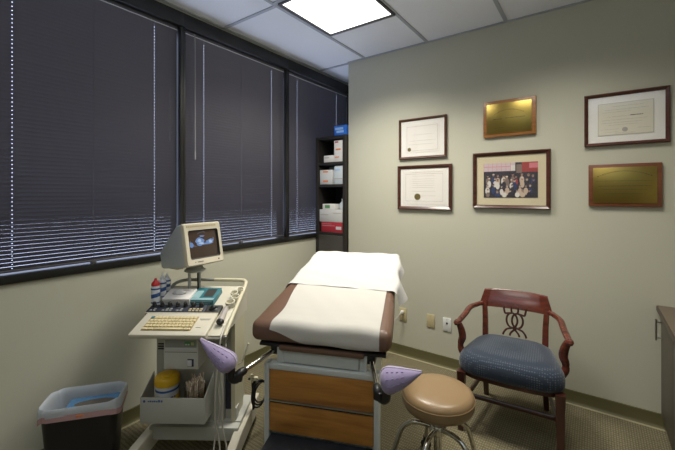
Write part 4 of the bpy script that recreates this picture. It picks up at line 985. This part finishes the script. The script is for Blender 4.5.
for s_ in (-1, 1):
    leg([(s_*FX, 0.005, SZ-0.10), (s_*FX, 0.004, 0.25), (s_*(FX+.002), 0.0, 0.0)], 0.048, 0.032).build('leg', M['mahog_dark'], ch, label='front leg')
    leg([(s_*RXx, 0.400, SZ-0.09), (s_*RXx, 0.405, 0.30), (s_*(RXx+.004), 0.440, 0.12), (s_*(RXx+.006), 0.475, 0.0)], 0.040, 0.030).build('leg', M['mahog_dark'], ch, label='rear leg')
    # back post rising from the rear leg to the crest
    leg([(s_*RXx, 0.402, SZ-0.09), (s_*(RXx+.003), 0.412, 0.54), (s_*(RXx+.010), 0.432, 0.66)], 0.036, 0.030).build('back_post', M['mahog'], ch)
    # side stretcher
    MB().tube([(s_*(FX-.004), 0.02, 0.157), (s_*(RXx+.01), 0.42, 0.175)], 0.011, 10, False, flat=1.4).build('stretcher', M['mahog_dark'], ch)
    # arm: sweeps from the crest end round and down to the front post
    am = MB()
    am.tube([(s_*0.185, 0.435, 0.640), (s_*0.222, 0.390, 0.632), (s_*0.252, 0.300, 0.632), (s_*0.266, 0.215, 0.612), (s_*0.284, 0.125, 0.592), (s_*0.290, 0.085, 0.590)], lambda q: 0.0155+.003*math.sin(q*PI)+(.004 if q > .9 else 0), 12, flat=0.85)
    am.lathe([(0.0, -.017), (0.014, -.013), (0.0195, 0), (0.014, .013), (0, .016)], 14, Matrix.Translation((s_*0.290, 0.082, 0.589)))
    ao = am.build('arm', M['mahog'], ch)
    MB().tube([(s_*0.284, 0.100, 0.588), (s_*0.268, 0.105, 0.545), (s_*0.262, 0.110, 0.500), (s_*0.272, 0.110, 0.462), (s_*0.270, 0.110, 0.425), (s_*0.245, 0.110, 0.385)], lambda q: 0.0145+.005*abs(math.sin(q*PI*1.5)), 12, flat=1.15).build('arm_post', M['mahog'], ao)
MB().tube([(-0.232, 0.10, 0.160), (0.232, 0.10, 0.160)], 0.011, 10, False, flat=1.3).build('stretcher', M['mahog_dark'], ch)
MB().tube([(-0.178, 0.405, 0.26), (0.178, 0.405, 0.26)], 0.011, 10, False, flat=1.3).build('stretcher', M['mahog_dark'], ch)
# crest rail: curved trapezoid leaning back
cr = MB(); secs = []
for i in range(21):
    q = i/20*2-1; x0 = q*0.216; x1 = q*0.186; yb = 0.448-0.030*abs(q)**2.2
    zb_, ztp = 0.622, 0.730+0.008*(1-q*q)
    secs.append([(x0, yb-.012, zb_), (x1, yb+.020, ztp-.006), (x1, yb+.027, ztp), (x1, yb+.036, ztp-.004), (x0, yb+.014, zb_), (x0, yb, zb_-.006)])
cr.loft(secs).build('crest_rail', M['mahog'], ch, ang=35)
# pierced splat: interlaced ovals with flaring feet and cap loops
sp = MB(); yy = 0.430
def P3(x, z): return (x, yy+0.02*(z-SZ)/0.2-0.012, z)
for s_ in (-1, 1):
    sp.tube([P3(s_*0.016+0.032*math.cos(a), 0.548+0.046*math.sin(a)) for a in [2*PI*k/16 for k in range(16)]], 0.0062, 8, closed=True)
    sp.tube([P3(s_*0.004, 0.505), P3(s_*0.026, 0.496), P3(s_*0.046, 0.488), P3(s_*0.062, 0.468), P3(s_*0.068, 0.45)], 0.0062, 8)
    sp.tube([P3(s_*-0.016, 0.504), P3(s_*0.004, 0.488), P3(s_*0.022, 0.468), P3(s_*0.028, 0.45)], 0.0062, 8)
    sp.tube([P3(s_*0.016, 0.594), P3(s_*0.040, 0.590), P3(s_*0.056, 0.588), P3(s_*0.062, 0.604), P3(s_*0.066, 0.632)], 0.0062, 8)
    sp.tube([P3(s_*0.016, 0.594), P3(s_*0.020, 0.612), P3(s_*0.018, 0.632)], 0.0062, 8)
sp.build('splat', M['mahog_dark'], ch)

# ------------------------------------------------------------------ waste bin, liner and tissue box
TO = (0.276, -2.124, 0); TRZ = R(53.0)
tc_ = thing('waste_bin', 'black rectangular waste bin against the window wall, lined with a clear bag', 'waste bin', TO, TRZ)
HT = 0.395
def bsec(f, z, dy=0): return [(x*f, y*f+dy, z) for x, y in rrect(0.322, 0.190, 0.045, 6)]
q = MB(); q.loft([bsec(0.80, 0.0), bsec(0.80, 0.004), bsec(0.97, HT-0.02), bsec(1.0, HT-0.018), bsec(1.0, HT), bsec(0.965, HT), bsec(0.94, HT-0.02), bsec(0.775, 0.008)])
q.build('body', M['black'], tc_, ang=30)
ln = MB(); secs = []
zs = [(0.855, HT-0.12, 0), (0.915, HT-0.02, 0), (0.955, HT+0.006, .2), (1.0, HT+0.012, .6), (1.03, HT+0.004, 1), (1.045, HT-0.02, 1), (1.04, HT-0.045, 1)]
rg = random.Random(9)
N = len(rrect(1, 1, .1, 6))
zs = [(0.77, 0.10, 0), (0.825, 0.22, 0)] + zs
for f_, z, wv in zs:
    sec = []
    fine = bsec(f_, z)
    # resample to 84 points for soft folds
    pts = []
    for k in range(84):
        u = k/84*len(fine); i = int(u); a = Vector(fine[i]); b_ = Vector(fine[(i+1) % len(fine)]); p_ = a.lerp(b_, u-i)
        ang_ = 2*PI*k/84
        w_ = 0.004*math.sin(9*ang_+z*12)+0.003*math.sin(17*ang_+z*31)
        p_.x *= 1+w_*(1.6 if z < HT else 1); p_.y *= 1+w_*2; p_.z += 0.004*math.sin(5*ang_)*wv+(0.010*math.sin(3*ang_+.6)*(wv >= 1 and z < HT-.03))
        pts.append(tuple(p_))
    secs.append(pts)
ln.loft(secs, cap=False)
lo = ln.build('bin_liner', M['bag'], ang=80, loc=TO, rot=(0, 0, TRZ)); tag(lo, 'translucent plastic liner folded over the waste bin rim', 'bin liner')
q = MB(); q.loft([[(x*1.004, y*1.008, z+dz) for (x, y, z) in secs[-1]] for dz in (0.018, 0.004, -0.008)], cap=False); q.build('pink_drawstring_hem', M['pinkband'], lo, ang=80)
q = MB(); p_ = secs[-1][60]
q.box((0.01, -0.1005, HT-0.032), (0.028, 0.003, 0.010), 0.001); q.build('orange_tab', M['orange'], lo)
tx = thing('tissue_box', 'blue patterned tissue box lying in the lined waste bin', 'tissue box', (TO[0]+0.02, TO[1]+0.03, 0.292), TRZ)
tx.rotation_euler = (R(4), 0, TRZ)
MB().b2(-0.110, 0.110, -0.056, 0.056, 0, 0.075, 0.003).build('carton', M['tissueblue'], tx)
q = MB(); q.prism([(0.088*math.cos(a), 0.026*math.sin(a)) for a in [2*PI*k/28 for k in range(28)]], 0.0012, Matrix.Translation((0.008, 0, 0.0746))); q.build('oval_opening', M['oval'], tx)
rb = MB(); rb.lathe([(0, 0.0), (0.10, 0.002), (0.105, 0.05), (0.10, 0.11), (0.06, 0.145), (0.0, 0.15)], 24, sx=1.1, sy=.62)
rb.warp(lambda x, y, z: (x+.006*math.sin(z*90+y*60), y+.004*math.sin(x*80), z+.006*math.sin(x*70)*math.sin(y*90)*(z > .05)))
tag(rb.build('crumpled_paper', M['offwhite'], loc=(TO[0], TO[1], 0.139), rot=(0, 0, TRZ)), 'crumpled paper rubbish under the tissue box in the waste bin', 'rubbish')

# ------------------------------------------------------------------ counter cabinet at the right
cab = thing('base_cabinet', 'dark taupe base cabinet with brown counter at the right edge', 'cabinet', (2.60, -0.004, 0))
CBL = 1.6
MB().b2(0.0, 0.60, -CBL, 0.0, 0.09, 0.690, 0.001).build('carcass', M['cabinet'], cab)
MB().b2(0.05, 0.60, -CBL, 0.0, 0.0, 0.0895).build('toe_kick', M['black'], cab)
ctp = MB(); prof = [(-0.032, 0.719), (-0.034, 0.705), (-0.030, 0.693), (-0.012, 0.6905), (0.60, 0.6905), (0.60, 0.719)]
ctp.loft([[(x, y, z) for x, z in prof] for y in (0.0, -CBL-0.02)]); cto = ctp.build('countertop', M['counter'], cab)
e_ = MB(); prof = [(-0.0365, 0.7165), (-0.0365, 0.691), (-0.0345, 0.691), (-0.0345, 0.7165)]; e_.loft([[(x, y, z) for x, z in prof] for y in (0.0, -CBL-0.02)]); e_.build('edge_band', M['counteredge'], cto)
for k, (y0, y1) in enumerate(((-0.03, -0.42), (-0.43, -0.82), (-0.83, -1.22), (-1.23, -1.57))):
    d_ = MB().b2(-0.018, -0.0005, y0, y1, 0.10, 0.675, 0.002).build('door', M['cabinet'], cab)
    hy = y0-0.045 if k % 2 == 0 else y1+0.045
    q = MB(); q.tube([(-0.045, hy, 0.535), (-0.045, hy, 0.655)], 0.005, 10, False)
    for z in (0.55, 0.64): q.tube([(-0.018, hy, z), (-0.045, hy, z)], 0.004, 8, False)
    q.build('handle', M['steel'], d_)

# ------------------------------------------------------------------ light
def area(name, loc, sx, sy, power, col, spread=180, rot=(0, 0, 0)):
    l = bpy.data.lights.new(name, 'AREA'); l.shape = 'RECTANGLE'; l.size = sx; l.size_y = sy; l.energy = power; l.color = col; l.spread = R(spread)
    o = bpy.data.objects.new(name, l); o.location = loc; o.rotation_euler = rot; COL.objects.link(o); return o
area('troffer_lamp', (0.872, -0.862, H-0.02), 0.53, 0.53, 25, (1.0, 0.955, 0.84), 126)
area('second_troffer_lamp', (2.05, -0.88, H-0.02), 0.53, 0.53, 12, (1.0, 0.955, 0.84), 126)
area('rear_troffer_lamp', (1.75, -2.05, H-0.02), 0.53, 0.53, 3.2, (1.0, 0.955, 0.84), 150)
area('added_front_fill', (1.3, -3.3, H-0.02), 0.53, 0.53, 4, (1.0, 0.96, 0.88), 165)  # added unseen fill to brighten surfaces facing the camera
area('added_cool_uplight', (2.2, -3.3, 1.75), 0.5, 0.5, 12, (0.66, 0.80, 1.0), 170, (PI, 0, 0))  # added unseen uplight, cools and lifts the ceiling and upper walls

wd = bpy.data.worlds.new('overcast_daylight'); S.world = wd; wd.use_nodes = True
bg = wd.node_tree.nodes['Background']; bg.inputs[0].default_value = (0.72, 0.80, 1.0, 1); bg.inputs[1].default_value = 2.6

# ------------------------------------------------------------------ camera
cam = bpy.data.cameras.new('camera'); co_ = bpy.data.objects.new('camera', cam); COL.objects.link(co_)
cam.sensor_width = 36; cam.lens = 359/675*36; cam.shift_y = -30.5/675; cam.clip_start = 0.02
co_.location = (2.27, -2.82, 1.371); co_.rotation_euler = (PI/2, 0, math.atan2(257.5, 359))
S.camera = co_
S.view_settings.view_transform = 'Standard'; S.view_settings.look = 'None'; S.view_settings.gamma = 1; S.view_settings.use_curve_mapping = False
S.view_settings.exposure = 0.0
S.cycles.use_denoising = True
S.cycles.max_bounces = 10; S.cycles.diffuse_bounces = 6; S.cycles.transparent_max_bounces = 16
S.cycles.sample_clamp_indirect = 8
